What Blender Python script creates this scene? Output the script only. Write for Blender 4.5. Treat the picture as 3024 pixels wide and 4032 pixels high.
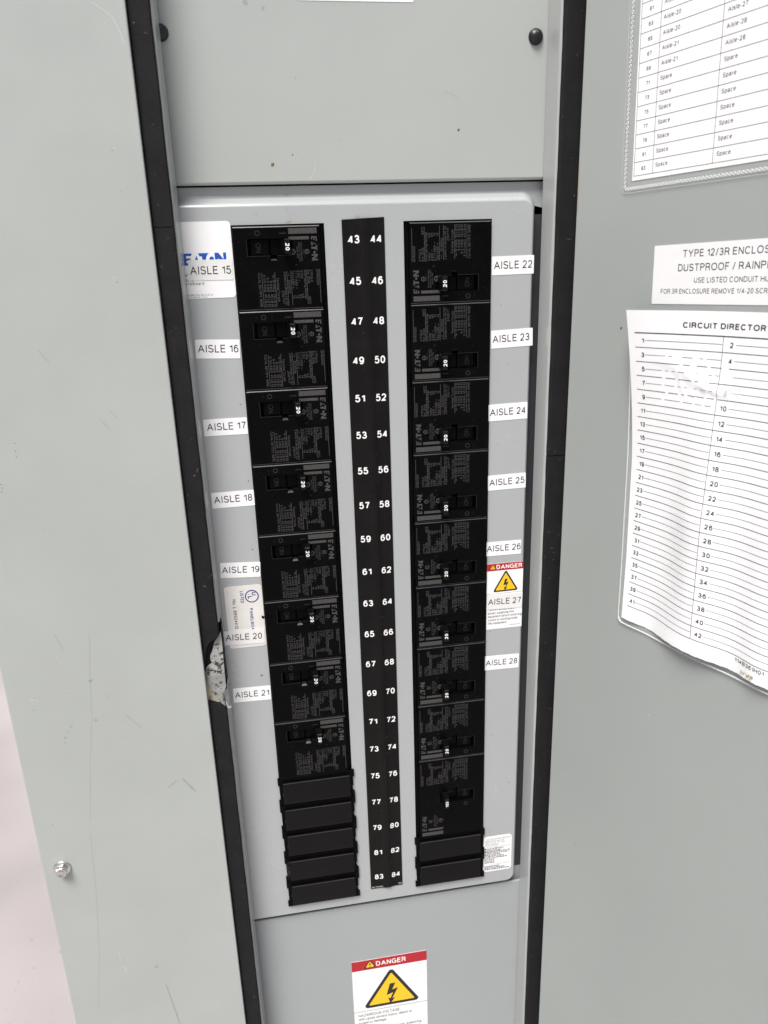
import bpy, math, random
from mathutils import Vector, Matrix
from mathutils.geometry import tessellate_polygon

for o in list(bpy.data.objects):
    bpy.data.objects.remove(o, do_unlink=True)
S = bpy.context.scene
COL = S.collection
R = math.radians
ZO = 1.05                      # height (m) of the first breaker row's datum above the floor


def W(x, y, z):                # millimetres on the panel -> metres in the world
    return Vector((x * .001, y * .001, z * .001 + ZO))


# ------------------------------------------------------------------ camera
cd = bpy.data.cameras.new("camera")
cam = bpy.data.objects.new("camera", cd)
COL.objects.link(cam)
S.camera = cam
cd.sensor_fit = 'VERTICAL'
cd.sensor_height = 36
cd.sensor_width = 27
cd.lens = 3027.337 / 4032 * 36
cd.clip_start = .01
cd.clip_end = 300
right = Vector((0.9857928, -0.1653247, -0.0296690))
down = Vector((-0.0805067, -0.3100400, -0.9473088))
fwd = Vector((0.1474150, 0.9362387, -0.3189449))
m3 = Matrix((right, -down, -fwd)).transposed()
cam.matrix_world = Matrix.Translation(W(-66.943, -511.299, -8.934)) @ m3.to_4x4()
cd.dof.use_dof = True
cd.dof.focus_distance = .535
cd.dof.aperture_fstop = 15

# ------------------------------------------------------------------ light
SUN_EL, SUN_AZ = 60, -32         # elevation, degrees to the right of straight in front of the panel
w = bpy.data.worlds.new("World")
S.world = w
w.use_nodes = True
nt = w.node_tree
bg = nt.nodes["Background"]
sky = nt.nodes.new("ShaderNodeTexSky")
sky.sky_type = 'NISHITA'
sky.sun_disc = False
sky.sun_elevation = R(SUN_EL)
sky.sun_rotation = R(180 - SUN_AZ)
sky.air_density = 1.0
sky.dust_density = 4.0
sky.ozone_density = 1.0
nt.links.new(sky.outputs[0], bg.inputs[0])
bg.inputs[1].default_value = .05
sd = bpy.data.lights.new("sun", 'SUN')
sd.energy = 2.2
sd.angle = R(24)
sd.color = (1, .985, .955)
sun = bpy.data.objects.new("sun", sd)
COL.objects.link(sun)
sdir = Vector((math.sin(R(SUN_AZ)) * math.cos(R(SUN_EL)), -math.cos(R(SUN_AZ)) * math.cos(R(SUN_EL)), math.sin(R(SUN_EL))))
sun.rotation_euler = sdir.to_track_quat('Z', 'Y').to_euler()
sun.location = (0, -2, 4)

S.view_settings.view_transform = 'Standard'
S.view_settings.look = 'None'
S.view_settings.gamma = 1
S.view_settings.exposure = 1.12
S.view_settings.use_curve_mapping = False
S.render.engine = 'CYCLES'
S.cycles.max_bounces = 8
S.cycles.transparent_max_bounces = 12
S.render.resolution_x = 768
S.render.resolution_y = 1024


# ------------------------------------------------------------------ materials
def mat(name, col, rough=.5, spec=.5, metal=0, var=0, var_scale=12, bump=0, bump_scale=800,
        specks=0, speck_scale=500, speck_col=(.5, .5, .48), rough_var=0, speck_cut=.7):
    m = bpy.data.materials.new(name)
    m.use_nodes = True
    n = m.node_tree.nodes
    l = m.node_tree.links
    b = n["Principled BSDF"]
    b.inputs["Base Color"].default_value = (*col, 1)
    b.inputs["Roughness"].default_value = rough
    b.inputs["Specular IOR Level"].default_value = spec
    b.inputs["Metallic"].default_value = metal
    tc = n.new("ShaderNodeTexCoord")
    last = None
    if var:
        no = n.new("ShaderNodeTexNoise")
        no.inputs["Scale"].default_value = var_scale
        no.inputs["Detail"].default_value = 8
        no.inputs["Roughness"].default_value = .6
        l.new(tc.outputs["Object"], no.inputs["Vector"])
        mr = n.new("ShaderNodeMapRange")
        mr.inputs[1].default_value = .25
        mr.inputs[2].default_value = .75
        mr.inputs[3].default_value = 1 - var
        mr.inputs[4].default_value = 1 + var
        l.new(no.outputs["Fac"], mr.inputs[0])
        mx = n.new("ShaderNodeMix")
        mx.data_type = 'RGBA'
        mx.blend_type = 'MULTIPLY'
        mx.inputs[0].default_value = 1
        mx.inputs[6].default_value = (*col, 1)
        l.new(mr.outputs[0], mx.inputs[7])
        last = mx.outputs[2]
        if rough_var:
            m2 = n.new("ShaderNodeMapRange")
            m2.inputs[1].default_value = .25
            m2.inputs[2].default_value = .75
            m2.inputs[3].default_value = rough - rough_var
            m2.inputs[4].default_value = rough + rough_var
            l.new(no.outputs["Fac"], m2.inputs[0])
            l.new(m2.outputs[0], b.inputs["Roughness"])
    if specks:
        n2 = n.new("ShaderNodeTexNoise")
        n2.inputs["Scale"].default_value = speck_scale
        n2.inputs["Detail"].default_value = 3
        l.new(tc.outputs["Object"], n2.inputs["Vector"])
        rp = n.new("ShaderNodeMapRange")
        rp.inputs[1].default_value = speck_cut
        rp.inputs[2].default_value = speck_cut + .06
        rp.inputs[4].default_value = specks
        l.new(n2.outputs["Fac"], rp.inputs[0])
        mx = n.new("ShaderNodeMix")
        mx.data_type = 'RGBA'
        l.new(rp.outputs[0], mx.inputs[0])
        if last:
            l.new(last, mx.inputs[6])
        else:
            mx.inputs[6].default_value = (*col, 1)
        mx.inputs[7].default_value = (*speck_col, 1)
        last = mx.outputs[2]
    if last:
        l.new(last, b.inputs["Base Color"])
    if bump:
        n3 = n.new("ShaderNodeTexNoise")
        n3.inputs["Scale"].default_value = bump_scale
        n3.inputs["Detail"].default_value = 2
        l.new(tc.outputs["Object"], n3.inputs["Vector"])
        bp = n.new("ShaderNodeBump")
        bp.inputs["Strength"].default_value = bump
        bp.inputs["Distance"].default_value = .0005
        l.new(n3.outputs["Fac"], bp.inputs["Height"])
        l.new(bp.outputs[0], b.inputs["Normal"])
    return m


def see_through(name, col, rough, alpha, facing=.0):
    """thin clear film or translucent tape: part transparent, part an ordinary glossy surface"""
    m = mat(name, col, rough)
    n = m.node_tree.nodes
    l = m.node_tree.links
    t = n.new("ShaderNodeBsdfTransparent")
    mx = n.new("ShaderNodeMixShader")
    if facing:
        g = n.new("ShaderNodeBsdfGlossy")
        g.inputs["Roughness"].default_value = rough
        fr = n.new("ShaderNodeFresnel")
        fr.inputs[0].default_value = facing
        ad = n.new("ShaderNodeMath")
        ad.operation = 'ADD'
        ad.use_clamp = True
        ad.inputs[1].default_value = alpha
        l.new(fr.outputs[0], ad.inputs[0])
        l.new(ad.outputs[0], mx.inputs[0])
        l.new(g.outputs[0], mx.inputs[2])
    else:
        mx.inputs[0].default_value = alpha
        l.new(n["Principled BSDF"].outputs[0], mx.inputs[2])
    l.new(t.outputs[0], mx.inputs[1])
    l.new(mx.outputs[0], n["Material Output"].inputs[0])
    return m


M = {}
M['cover'] = mat('grey_enamel_cover', (.385, .407, .389), .42, .45, var=.05, var_scale=13, bump=.05, bump_scale=700, rough_var=.08)
M['door'] = mat('grey_enamel_door', (.335, .358, .342), .36, .5, var=.03, var_scale=8, bump=.05, bump_scale=700, rough_var=.07)
M['lowplate'] = mat('cool_grey_enamel_plate', (.325, .345, .350), .40, .45, var=.03, var_scale=10, bump=.04, bump_scale=800, rough_var=.08)
M['plate'] = mat('grey_enamel_plate', (.385, .405, .388), .36, .5, var=.03, var_scale=10, bump=.04, bump_scale=800, rough_var=.08)
M['pan'] = mat('blue_grey_enamel', (.372, .388, .392), .24, .6, var=.03, var_scale=14, bump=.05, bump_scale=900, rough_var=.06)
M['lip'] = mat('glossy_grey_enamel', (.37, .385, .375), .10, .6, var=.03, var_scale=20, bump=.012, bump_scale=300)
M['steel_dark'] = mat('dark_interior', (.012, .012, .013), .7, .2)
M['gasket'] = mat('black_foam_rubber', (.0135, .0130, .0135), .75, .15, var=.25, var_scale=60, bump=.35, bump_scale=1500,
                  specks=.55, speck_scale=420, speck_col=(.18, .17, .16), speck_cut=.705)
M['black'] = mat('black_moulded_plastic', (.0018, .0018, .0022), .36, .06, var=.3, var_scale=60, rough_var=.1, bump=.05, bump_scale=900,
                 specks=.35, speck_scale=160, speck_col=(.05, .05, .052), speck_cut=.70)
M['black_gloss'] = mat('black_glossy_plastic', (.0022, .0022, .0026), .14, .16, var=.3, var_scale=30, rough_var=.06, bump=.5, bump_scale=38)
M['edge'] = mat('highlight_black_edge', (.02, .02, .021), .32, .8, var=.3, var_scale=200)  # paler, shinier black that paints in the highlight on breaker and filler rims
M['dome'] = mat('black_plastic_dome', (.008, .009, .011), .35, .45)
M['print'] = mat('grey_pad_printing', (.075, .074, .071), .6, .2, var=.35, var_scale=500)
M['bar'] = mat('scratched_grey_printing', (.055, .054, .051), .55, .25, var=.35, var_scale=700)
M['emboss'] = mat('paler_black_plastic', (.016, .016, .0175), .38, .35)
M['white'] = mat('white_ink', (.82, .82, .80), .5, .3)
M['tapeblack'] = mat('black_tape', (.006, .0055, .0055), .40, .14, var=.4, var_scale=40, rough_var=.1, bump=.12, bump_scale=120)
M['sticker'] = mat('white_sticker', (.82, .82, .82), .35, .45, var=.03, var_scale=60)
M['stickerold'] = mat('aged_white_sticker', (.68, .66, .63), .4, .4, var=.06, var_scale=90, specks=.35, speck_scale=220, speck_col=(.42, .40, .38))
M['tape'] = see_through('white_label_tape', (.82, .815, .80), .35, .87)
M['ink'] = mat('black_ink', (.022, .022, .024), .5, .3)
M['inkgrey'] = mat('grey_ink', (.07, .07, .075), .5, .3)
M['inkfaint'] = mat('pale_grey_ink', (.30, .30, .31), .5, .3)
M['blue'] = mat('blue_ink', (.006, .085, .42), .4, .4)
M['navy'] = mat('navy_ink', (.010, .035, .20), .45, .3)
M['red'] = mat('red_ink', (.42, .012, .022), .4, .4)
M['yellow'] = mat('yellow_ink', (.86, .52, .012), .4, .4)
M['paper'] = mat('white_paper', (.88, .88, .885), .6, .3, var=.02, var_scale=70, bump=.06, bump_scale=300)
M['paperedge'] = mat('yellowed_paper', (.62, .58, .50), .6, .3, var=.08, var_scale=120)
M['film'] = see_through('clear_vinyl_film', (.9, .9, .9), .16, .05)
M['bead'] = see_through('clear_vinyl_weld', (.85, .86, .86), .2, .45)
M['zinc'] = mat('zinc_plated_steel', (.62, .62, .60), .28, .5, 1, var=.15, var_scale=300, rough_var=.1, bump=.1, bump_scale=700)
M['scuff'] = mat('dark_scuff', (.305, .32, .305), .5, .4, var=.15, var_scale=900)
M['scratch'] = mat('pale_scratch', (.50, .505, .485), .45, .45)
M['dirt'] = mat('dark_dirt', (.07, .065, .055), .7, .2)
M['rust'] = mat('brown_stain', (.20, .145, .07), .7, .2, var=.4, var_scale=900)
M['tan'] = mat('tan_splash', (.36, .30, .19), .7, .2, var=.3, var_scale=900)
M['adhesive'] = mat('old_adhesive', (.50, .47, .35), .6, .3, var=.15, var_scale=300, bump=.3, bump_scale=400)
M['chipped'] = mat('chipped_enamel', (.29, .295, .28), .40, .5, var=.12, var_scale=120, bump=.5, bump_scale=240,
                   specks=1, speck_scale=260, speck_col=(.03, .03, .028), speck_cut=.565)
M['toggle'] = mat('satin_black_toggle', (.003, .003, .0034), .36, .22)
M['bright'] = mat('bare_bright_metal', (.80, .80, .78), .22, .5, 1)
M['groove_shade'] = mat('groove_shade_grey', (.045, .048, .051), .5, .35)
M['hole'] = mat('deep_black', (.003, .003, .003), .8, .1)
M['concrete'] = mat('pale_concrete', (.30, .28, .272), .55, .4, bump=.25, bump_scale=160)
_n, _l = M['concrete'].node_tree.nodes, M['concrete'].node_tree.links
_tc = _n.new("ShaderNodeTexCoord")            # pinkish slab; broad grey tone paints shade into its colour
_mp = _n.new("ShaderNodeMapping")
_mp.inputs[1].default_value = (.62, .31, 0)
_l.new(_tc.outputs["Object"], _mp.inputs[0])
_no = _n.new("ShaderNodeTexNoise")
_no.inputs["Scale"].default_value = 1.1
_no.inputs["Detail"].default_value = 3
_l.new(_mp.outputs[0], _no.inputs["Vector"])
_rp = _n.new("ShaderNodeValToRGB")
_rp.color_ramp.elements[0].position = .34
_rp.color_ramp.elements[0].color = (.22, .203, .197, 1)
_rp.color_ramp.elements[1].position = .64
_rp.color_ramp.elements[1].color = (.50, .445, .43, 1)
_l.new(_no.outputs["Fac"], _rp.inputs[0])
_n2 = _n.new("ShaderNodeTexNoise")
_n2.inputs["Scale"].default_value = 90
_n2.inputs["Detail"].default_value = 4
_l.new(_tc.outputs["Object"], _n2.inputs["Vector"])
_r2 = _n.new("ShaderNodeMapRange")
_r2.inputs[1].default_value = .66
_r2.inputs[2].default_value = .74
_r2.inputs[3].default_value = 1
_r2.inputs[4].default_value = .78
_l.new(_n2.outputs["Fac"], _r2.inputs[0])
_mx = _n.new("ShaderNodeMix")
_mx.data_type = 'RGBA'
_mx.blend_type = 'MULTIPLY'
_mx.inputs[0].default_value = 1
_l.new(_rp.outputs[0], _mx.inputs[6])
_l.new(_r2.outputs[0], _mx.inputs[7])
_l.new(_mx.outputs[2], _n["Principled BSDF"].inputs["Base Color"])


# ------------------------------------------------------------------ mesh builder (millimetres)
class MB:
    def __init__(s):
        s.v, s.f, s.m, s.sm, s.mats = [], [], [], [], []

    def mi(s, k):
        if k not in s.mats:
            s.mats.append(k)
        return s.mats.index(k)

    def add(s, vs, fs, k, smooth=False):
        b = len(s.v)
        s.v += [tuple(p) for p in vs]
        i = s.mi(k)
        for f in fs:
            s.f.append(tuple(b + q for q in f))
            s.m.append(i)
            s.sm.append(smooth)

    def box(s, x0, x1, y0, y1, z0, z1, k, ch=0):
        """box; the four edges round its front (y0) face are chamfered by ch"""
        if not ch:
            p = [(x0, y0, z0), (x1, y0, z0), (x1, y0, z1), (x0, y0, z1), (x0, y1, z0), (x1, y1, z0), (x1, y1, z1), (x0, y1, z1)]
            s.add(p, [(0, 1, 2, 3), (5, 4, 7, 6), (4, 0, 3, 7), (1, 5, 6, 2), (3, 2, 6, 7), (4, 5, 1, 0)], k)
            return
        rings = [(x0, x1, z0, z1, y1), (x0, x1, z0, z1, y0 + ch), (x0 + ch * .3, x1 - ch * .3, z0 + ch * .3, z1 - ch * .3, y0 + ch * .3),
                 (x0 + ch, x1 - ch, z0 + ch, z1 - ch, y0)]
        p = []
        for a, b, c, d, y in rings:
            p += [(a, y, c), (b, y, c), (b, y, d), (a, y, d)]
        f = [(3, 2, 1, 0), (12, 13, 14, 15)]
        for r in range(3):
            for i in range(4):
                j = (i + 1) % 4
                f.append((4 * r + i, 4 * r + j, 4 * r + 4 + j, 4 * r + 4 + i))
        s.add(p, f, k)

    def poly(s, pts, y, k, holes=(), warp=None):
        """flat outline in x,z facing the viewer (-y)"""
        loops = [[Vector((a, b, 0)) for a, b in pts]] + [[Vector((a, b, 0)) for a, b in h] for h in holes]
        flat = [q for lp in loops for q in lp]
        tri = tessellate_polygon(loops)
        fs = []
        for t in tri:
            a, b, c = (flat[i] for i in t)
            cr = (b - a).cross(c - a).z
            fs.append(tuple(t) if cr > 0 else tuple(reversed(t)))
        s.add([(q.x, y + (warp(q.x, q.y) if warp else 0), q.y) for q in flat], fs, k)

    def rect(s, x0, x1, z0, z1, y, k, warp=None, n=1):
        vs, fs = [], []
        for i in range(n + 1):
            x = x0 + (x1 - x0) * i / n
            for z in (z0, z1):
                vs.append((x, y + (warp(x, z) if warp else 0), z))
        for i in range(n):
            fs.append((2 * i, 2 * i + 2, 2 * i + 3, 2 * i + 1))
        s.add(vs, fs, k)

    def line(s, pts, wd, y, k):
        for (a, b), (c, d) in zip(pts, pts[1:]):
            L = math.hypot(c - a, d - b) or 1
            nx, nz = -(d - b) / L * wd / 2, (c - a) / L * wd / 2
            s.poly([(a - nx, b - nz), (c - nx, d - nz), (c + nx, d + nz), (a + nx, b + nz)], y, k)

    def disc(s, x, z, r, y, k, n=24):
        s.poly([(x + r * math.cos(6.2832 * i / n), z + r * math.sin(6.2832 * i / n)) for i in range(n)], y, k)

    def ring(s, x, z, r0, r1, y, k, n=28, a0=0, a1=6.28319, h=0):
        vs, fs = [], []
        for i in range(n + 1):
            a = a0 + (a1 - a0) * i / n
            for r in (r0, r1):
                vs.append((x + r * math.cos(a), y, z + r * math.sin(a)))
        for i in range(n):
            fs.append((2 * i, 2 * i + 1, 2 * i + 3, 2 * i + 2))
        s.add(vs, fs, k)
        if h:
            b = len(vs)
            vs2 = [(a, y + h, c) for a, _, c in vs]
            fs2 = []
            for i in range(n):
                fs2.append((2 * i + 1, 2 * i + 1 + b, 2 * i + 3 + b, 2 * i + 3))
                fs2.append((2 * i + 2, 2 * i + 2 + b, 2 * i + b, 2 * i))
            s.add(vs + vs2, fs2, k)

    def lathe(s, x, z, prof, k, n=28, smooth=True):
        """prof: list of (radius, y) from the back to the front"""
        vs, fs = [], []
        for r, y in prof:
            for i in range(n):
                a = 6.28319 * i / n
                vs.append((x + r * math.cos(a), y, z + r * math.sin(a)))
        for j in range(len(prof) - 1):
            for i in range(n):
                i2 = (i + 1) % n
                fs.append((j * n + i, j * n + i2, (j + 1) * n + i2, (j + 1) * n + i))
        fs.append(tuple((len(prof) - 1) * n + i for i in range(n)))
        s.add(vs, fs, k, smooth)

    def extrude(s, prof, z0, z1, k, smooth=True, n=1):
        """open profile of (x, y) points swept along z"""
        vs, fs = [], []
        for j in range(n + 1):
            z = z0 + (z1 - z0) * j / n
            vs += [(x, y, z) for x, y in prof]
        c = len(prof)
        for j in range(n):
            for i in range(c - 1):
                fs.append((j * c + i, j * c + i + 1, (j + 1) * c + i + 1, (j + 1) * c + i))
        s.add(vs, fs, k, smooth)

    def text(s, t, x, z, cap, y, k, width=None, fit=None, rot=0, bold=0, align='L', squeeze=1, warp=None, wob=None):
        """lettering of cap height `cap` whose baseline starts at x,z; rot in degrees counter-clockwise"""
        vs, fs, wn = glyphs(t, bold)
        sc = cap
        sx = cap * squeeze
        if width:
            sx = width / wn
        if fit:
            sx = fit[1] / glyphs(fit[0], bold)[2]
        ox = {'L': 0, 'C': -wn * sx / 2, 'R': -wn * sx}[align]
        ca, sa = math.cos(R(rot)), math.sin(R(rot))
        out = []
        for a, b, layer in vs:
            a, b = a * sx + ox, b * sc
            px, pz = x + a * ca - b * sa, z + a * sa + b * ca
            out.append((px, y - .008 * layer + (warp(px, pz) if warp else 0), pz))
        s.add(out, fs, k)

    def build(s, name, parent=None, at=None, rot=(0, 0, 0), local=False):
        """at: origin in panel millimetres; vertices are given in the same frame unless local"""
        at = at or (0, 0, 0)
        me = bpy.data.meshes.new(name)
        ox, oy, oz = (0, 0, 0) if local else at
        me.from_pydata([((x - ox) * .001, (y - oy) * .001, (z - oz) * .001) for x, y, z in s.v], [], s.f)
        for k in s.mats:
            me.materials.append(M[k])
        me.polygons.foreach_set('material_index', s.m)
        me.polygons.foreach_set('use_smooth', s.sm)
        me.update()
        o = bpy.data.objects.new(name, me)
        COL.objects.link(o)
        if parent:
            o.parent = parent
            o.location = Vector(at) * .001
        else:
            o.location = W(*at)
        o.rotation_euler = rot
        return o


_g = {}


def _arc(cx, cy, rx, ry, a0, a1, n=None, p=2.25):
    """part of a slightly squared ellipse"""
    n = n or max(4, int(abs(a1 - a0) / 17))
    o = []
    for i in range(n + 1):
        a = R(a0 + (a1 - a0) * i / n)
        c, s_ = math.cos(a), math.sin(a)
        o.append((cx + rx * math.copysign(abs(c) ** (2 / p), c), cy + ry * math.copysign(abs(s_) ** (2 / p), s_)))
    return o


X_ = .735                      # height of small letters
# letter: (ink width, strokes as centre lines in 0..1 of width and cap height)
FONT = {
    '0': (.54, [_arc(.5, .5, .5, .5, 90, 450)]),
    '1': (.34, [[(1, 0), (1, 1)], [(.97, .95), (.7, .82), (0, .77)]]),
    '2': (.54, [_arc(.48, .72, .46, .28, 172, -28) + [(.62, .34), (.2, .16), (.0, .0), (1, 0)]]),
    '3': (.54, [_arc(.47, .755, .42, .245, 165, -85), [(.3, .515), (.5, .515)] + _arc(.48, .258, .5, .258, 82, -168)]),
    '4': (.54, [[(.76, 0), (.76, 1)], [(.72, .95), (0, .27), (1, .27)]]),
    '5': (.54, [[(.93, 1), (.17, 1), (.07, .47)], _arc(.47, .325, .53, .325, 142, -165)]),
    '6': (.54, [_arc(.5, .32, .5, .32, 90, 450), _arc(.52, .5, .52, .5, 42, 185) + [(0, .36)]]),
    '7': (.54, [[(0, 1), (1, 1), (.66, .55), (.46, .2), (.40, 0)]]),
    '8': (.54, [_arc(.5, .755, .43, .245, 90, 450), _arc(.5, .262, .5, .262, 90, 450)]),
    '9': (.54, [_arc(.5, .68, .5, .32, 90, 450), _arc(.48, .5, .52, .5, 222, 365) + [(1, .64)]]),
    'A': (.84, [[(0, -.04), (.5, 1)], [(1, -.04), (.5, 1)], [(.18, .335), (.82, .335)]]),
    'B': (.66, [[(0, 0), (0, 1), (.5, 1)] + _arc(.5, .76, .42, .24, 85, -85) + [(.5, .52)], [(.03, .52), (.54, .52)] + _arc(.55, .26, .45, .26, 85, -85) + [(.5, 0), (.03, 0)]]),
    'C': (.76, [_arc(.51, .5, .51, .5, 40, 320)]),
    'D': (.72, [[(0, 0), (0, 1), (.4, 1)] + _arc(.4, .5, .6, .5, 85, -85) + [(.4, 0), (.03, 0)]]),
    'E': (.60, [[(1, 1), (0, 1), (0, 0), (1.03, 0)], [(.03, .53), (.92, .53)]]),
    'F': (.56, [[(0, -.05), (0, 1), (1, 1)], [(.03, .51), (.9, .51)]]),
    'G': (.80, [_arc(.5, .5, .5, .5, 42, 322), [(.56, .46), (1, .46), (1, -.03)]]),
    'H': (.70, [[(0, -.05), (0, 1.05)], [(1, -.05), (1, 1.05)], [(.03, .53), (.97, .53)]]),
    'I': (.01, [[(.5, -.06), (.5, 1.06)]]),
    'J': (.50, [[(1, 1.05), (1, .3)] + _arc(.5, .3, .5, .3, 0, -180)]),
    'K': (.70, [[(0, -.05), (0, 1.05)], [(.98, 1.03), (.03, .36)], [(.36, .58), (1, -.04)]]),
    'L': (.52, [[(0, 1.05), (0, 0), (1.05, 0)]]),
    'M': (.84, [[(0, -.05), (0, 1)], [(1, -.05), (1, 1)], [(.0, 1), (.5, 0)], [(1, 1), (.5, 0)]]),
    'N': (.70, [[(0, -.05), (0, 1.05)], [(1, -.05), (1, 1.05)], [(0, 1), (1, 0)]]),
    'O': (.86, [_arc(.5, .5, .5, .5, 90, 450)]),
    'P': (.64, [[(0, -.05), (0, 1), (.52, 1)] + _arc(.52, .74, .48, .26, 85, -85) + [(.5, .48), (.03, .48)]]),
    'Q': (.86, [_arc(.5, .5, .5, .5, 90, 450), [(.62, .25), (1, -.05)]]),
    'R': (.68, [[(0, -.05), (0, 1), (.52, 1)] + _arc(.52, .745, .44, .255, 85, -85) + [(.5, .49), (.03, .49)], [(.55, .46), (.84, .38), (.88, .15), (.98, -.04)]]),
    'S': (.66, [_arc(.5, .745, .44, .255, 18, 225) + [(.35, .545), (.68, .465)] + _arc(.49, .265, .5, .265, 40, -165)]),
    'T': (.70, [[(-.03, 1), (1.03, 1)], [(.5, -.05), (.5, .98)]]),
    'U': (.70, [[(0, 1.05), (0, .32)] + _arc(.5, .32, .5, .32, 180, 360) + [(1, 1.05)]]),
    'V': (.80, [[(0, 1.04), (.5, 0)], [(1, 1.04), (.5, 0)]]),
    'W': (1.16, [[(0, 1.04), (.25, 0)], [(.5, 1), (.25, 0)], [(.5, 1), (.75, 0)], [(1, 1.04), (.75, 0)]]),
    'X': (.76, [[(0, 1.04), (1, -.04)], [(1, 1.04), (0, -.04)]]),
    'Y': (.78, [[(0, 1.04), (.5, .42)], [(1, 1.04), (.5, .42)], [(.5, .46), (.5, -.05)]]),
    'Z': (.70, [[(0, 1), (1, 1), (0, 0), (1.03, 0)]]),
    'a': (.50, [_arc(.5, .53, .44, .205, 165, 20) + [(.92, .08), (1.0, -.01)], [(.9, .44), (.5, .40)] + _arc(.42, .2, .42, .2, 100, 300) + [(.9, .2)]]),
    'b': (.52, [[(0, -.04), (0, 1.05)], _arc(.5, X_ / 2, .5, X_ / 2, 90, 450)]),
    'c': (.50, [_arc(.5, X_ / 2, .5, X_ / 2, 40, 320)]),
    'd': (.52, [[(1, -.04), (1, 1.05)], _arc(.5, X_ / 2, .5, X_ / 2, 90, 450)]),
    'e': (.54, [[(.03, .40), (1, .40)] + _arc(.5, X_ / 2, .5, X_ / 2, 8, 318)]),
    'f': (.28, [[(.45, -.05), (.45, .8)] + [(.5, .95), (1, 1)], [(0, .7), (.95, .7)]]),
    'g': (.52, [_arc(.5, X_ / 2, .5, X_ / 2, 90, 450), [(1, .78), (1, -.08)] + _arc(.5, -.08, .5, .2, 0, -150)]),
    'h': (.48, [[(0, -.04), (0, 1.05)], [(0, .45)] + _arc(.5, .5, .5, .235, 165, 0) + [(1, -.04)]]),
    'i': (.01, [[(.5, -.05), (.5, .76)], [(.5, .91), (.5, 1.06)]]),
    'j': (.12, [[(1, .76), (1, -.1), (.6, -.26), (0, -.28)], [(1, .91), (1, 1.06)]]),
    'k': (.48, [[(0, -.04), (0, 1.05)], [(.95, .76), (.03, .25)], [(.4, .46), (1, -.03)]]),
    'l': (.01, [[(.5, -.06), (.5, 1.06)]]),
    'm': (.84, [[(0, -.04), (0, .76)], [(0, .45)] + _arc(.25, .5, .25, .235, 165, 0) + [(.5, -.04)], [(.5, .45)] + _arc(.75, .5, .25, .235, 165, 0) + [(1, -.04)]]),
    'n': (.48, [[(0, -.04), (0, .76)], [(0, .45)] + _arc(.5, .5, .5, .235, 165, 0) + [(1, -.04)]]),
    'o': (.56, [_arc(.5, X_ / 2, .5, X_ / 2, 90, 450)]),
    'p': (.52, [[(0, -.3), (0, .76)], _arc(.5, X_ / 2, .5, X_ / 2, 90, 450)]),
    'q': (.52, [[(1, -.3), (1, .76)], _arc(.5, X_ / 2, .5, X_ / 2, 90, 450)]),
    'r': (.26, [[(0, -.04), (0, .76)], [(0, .5), (.3, .68), (1, .73)]]),
    's': (.48, [_arc(.5, .55, .44, .185, 18, 225) + [(.68, .345)] + _arc(.49, .19, .5, .19, 40, -165)]),
    't': (.26, [[(.45, .97), (.45, .15), (.6, .02), (1, .01)], [(0, .7), (.97, .7)]]),
    'u': (.48, [[(1, -.04), (1, .76)], [(0, .76), (0, .24)] + _arc(.5, .235, .5, .235, 180, 345) + [(1, .3)]]),
    'v': (.54, [[(0, .76), (.5, 0)], [(1, .76), (.5, 0)]]),
    'w': (.80, [[(0, .76), (.25, 0)], [(.5, .73), (.25, 0)], [(.5, .73), (.75, 0)], [(1, .76), (.75, 0)]]),
    'x': (.52, [[(0, .76), (1, -.03)], [(1, .76), (0, -.03)]]),
    'y': (.54, [[(0, .76), (.5, .05)], [(1, .76), (.42, -.18), (.25, -.28), (0, -.28)]]),
    'z': (.50, [[(0, .73), (1, .73), (0, 0), (1.03, 0)]]),
    '/': (.34, [[(0, -.05), (1, 1.05)]]), '-': (.26, [[(0, .34), (1, .34)]]), '.': (.02, [[(.5, -.06), (.5, .06)]]),
    ',': (.04, [[(1, .06), (0, -.18)]]), ':': (.02, [[(.5, -.06), (.5, .06)], [(.5, .6), (.5, .72)]]),
    '=': (.62, [[(0, .32), (1, .32)], [(0, .58), (1, .58)]]), '~': (.56, [[(0, .38), (.22, .52), (.5, .44), (.78, .36), (1, .5)]]),
    '<': (.5, [[(1, .7), (0, .42), (1, .14)]]), '°': (.22, [_arc(.5, .86, .5, .14, 90, 450)]), '®': (.5, [_arc(.5, .5, .5, .4, 90, 450)]),
}


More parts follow.
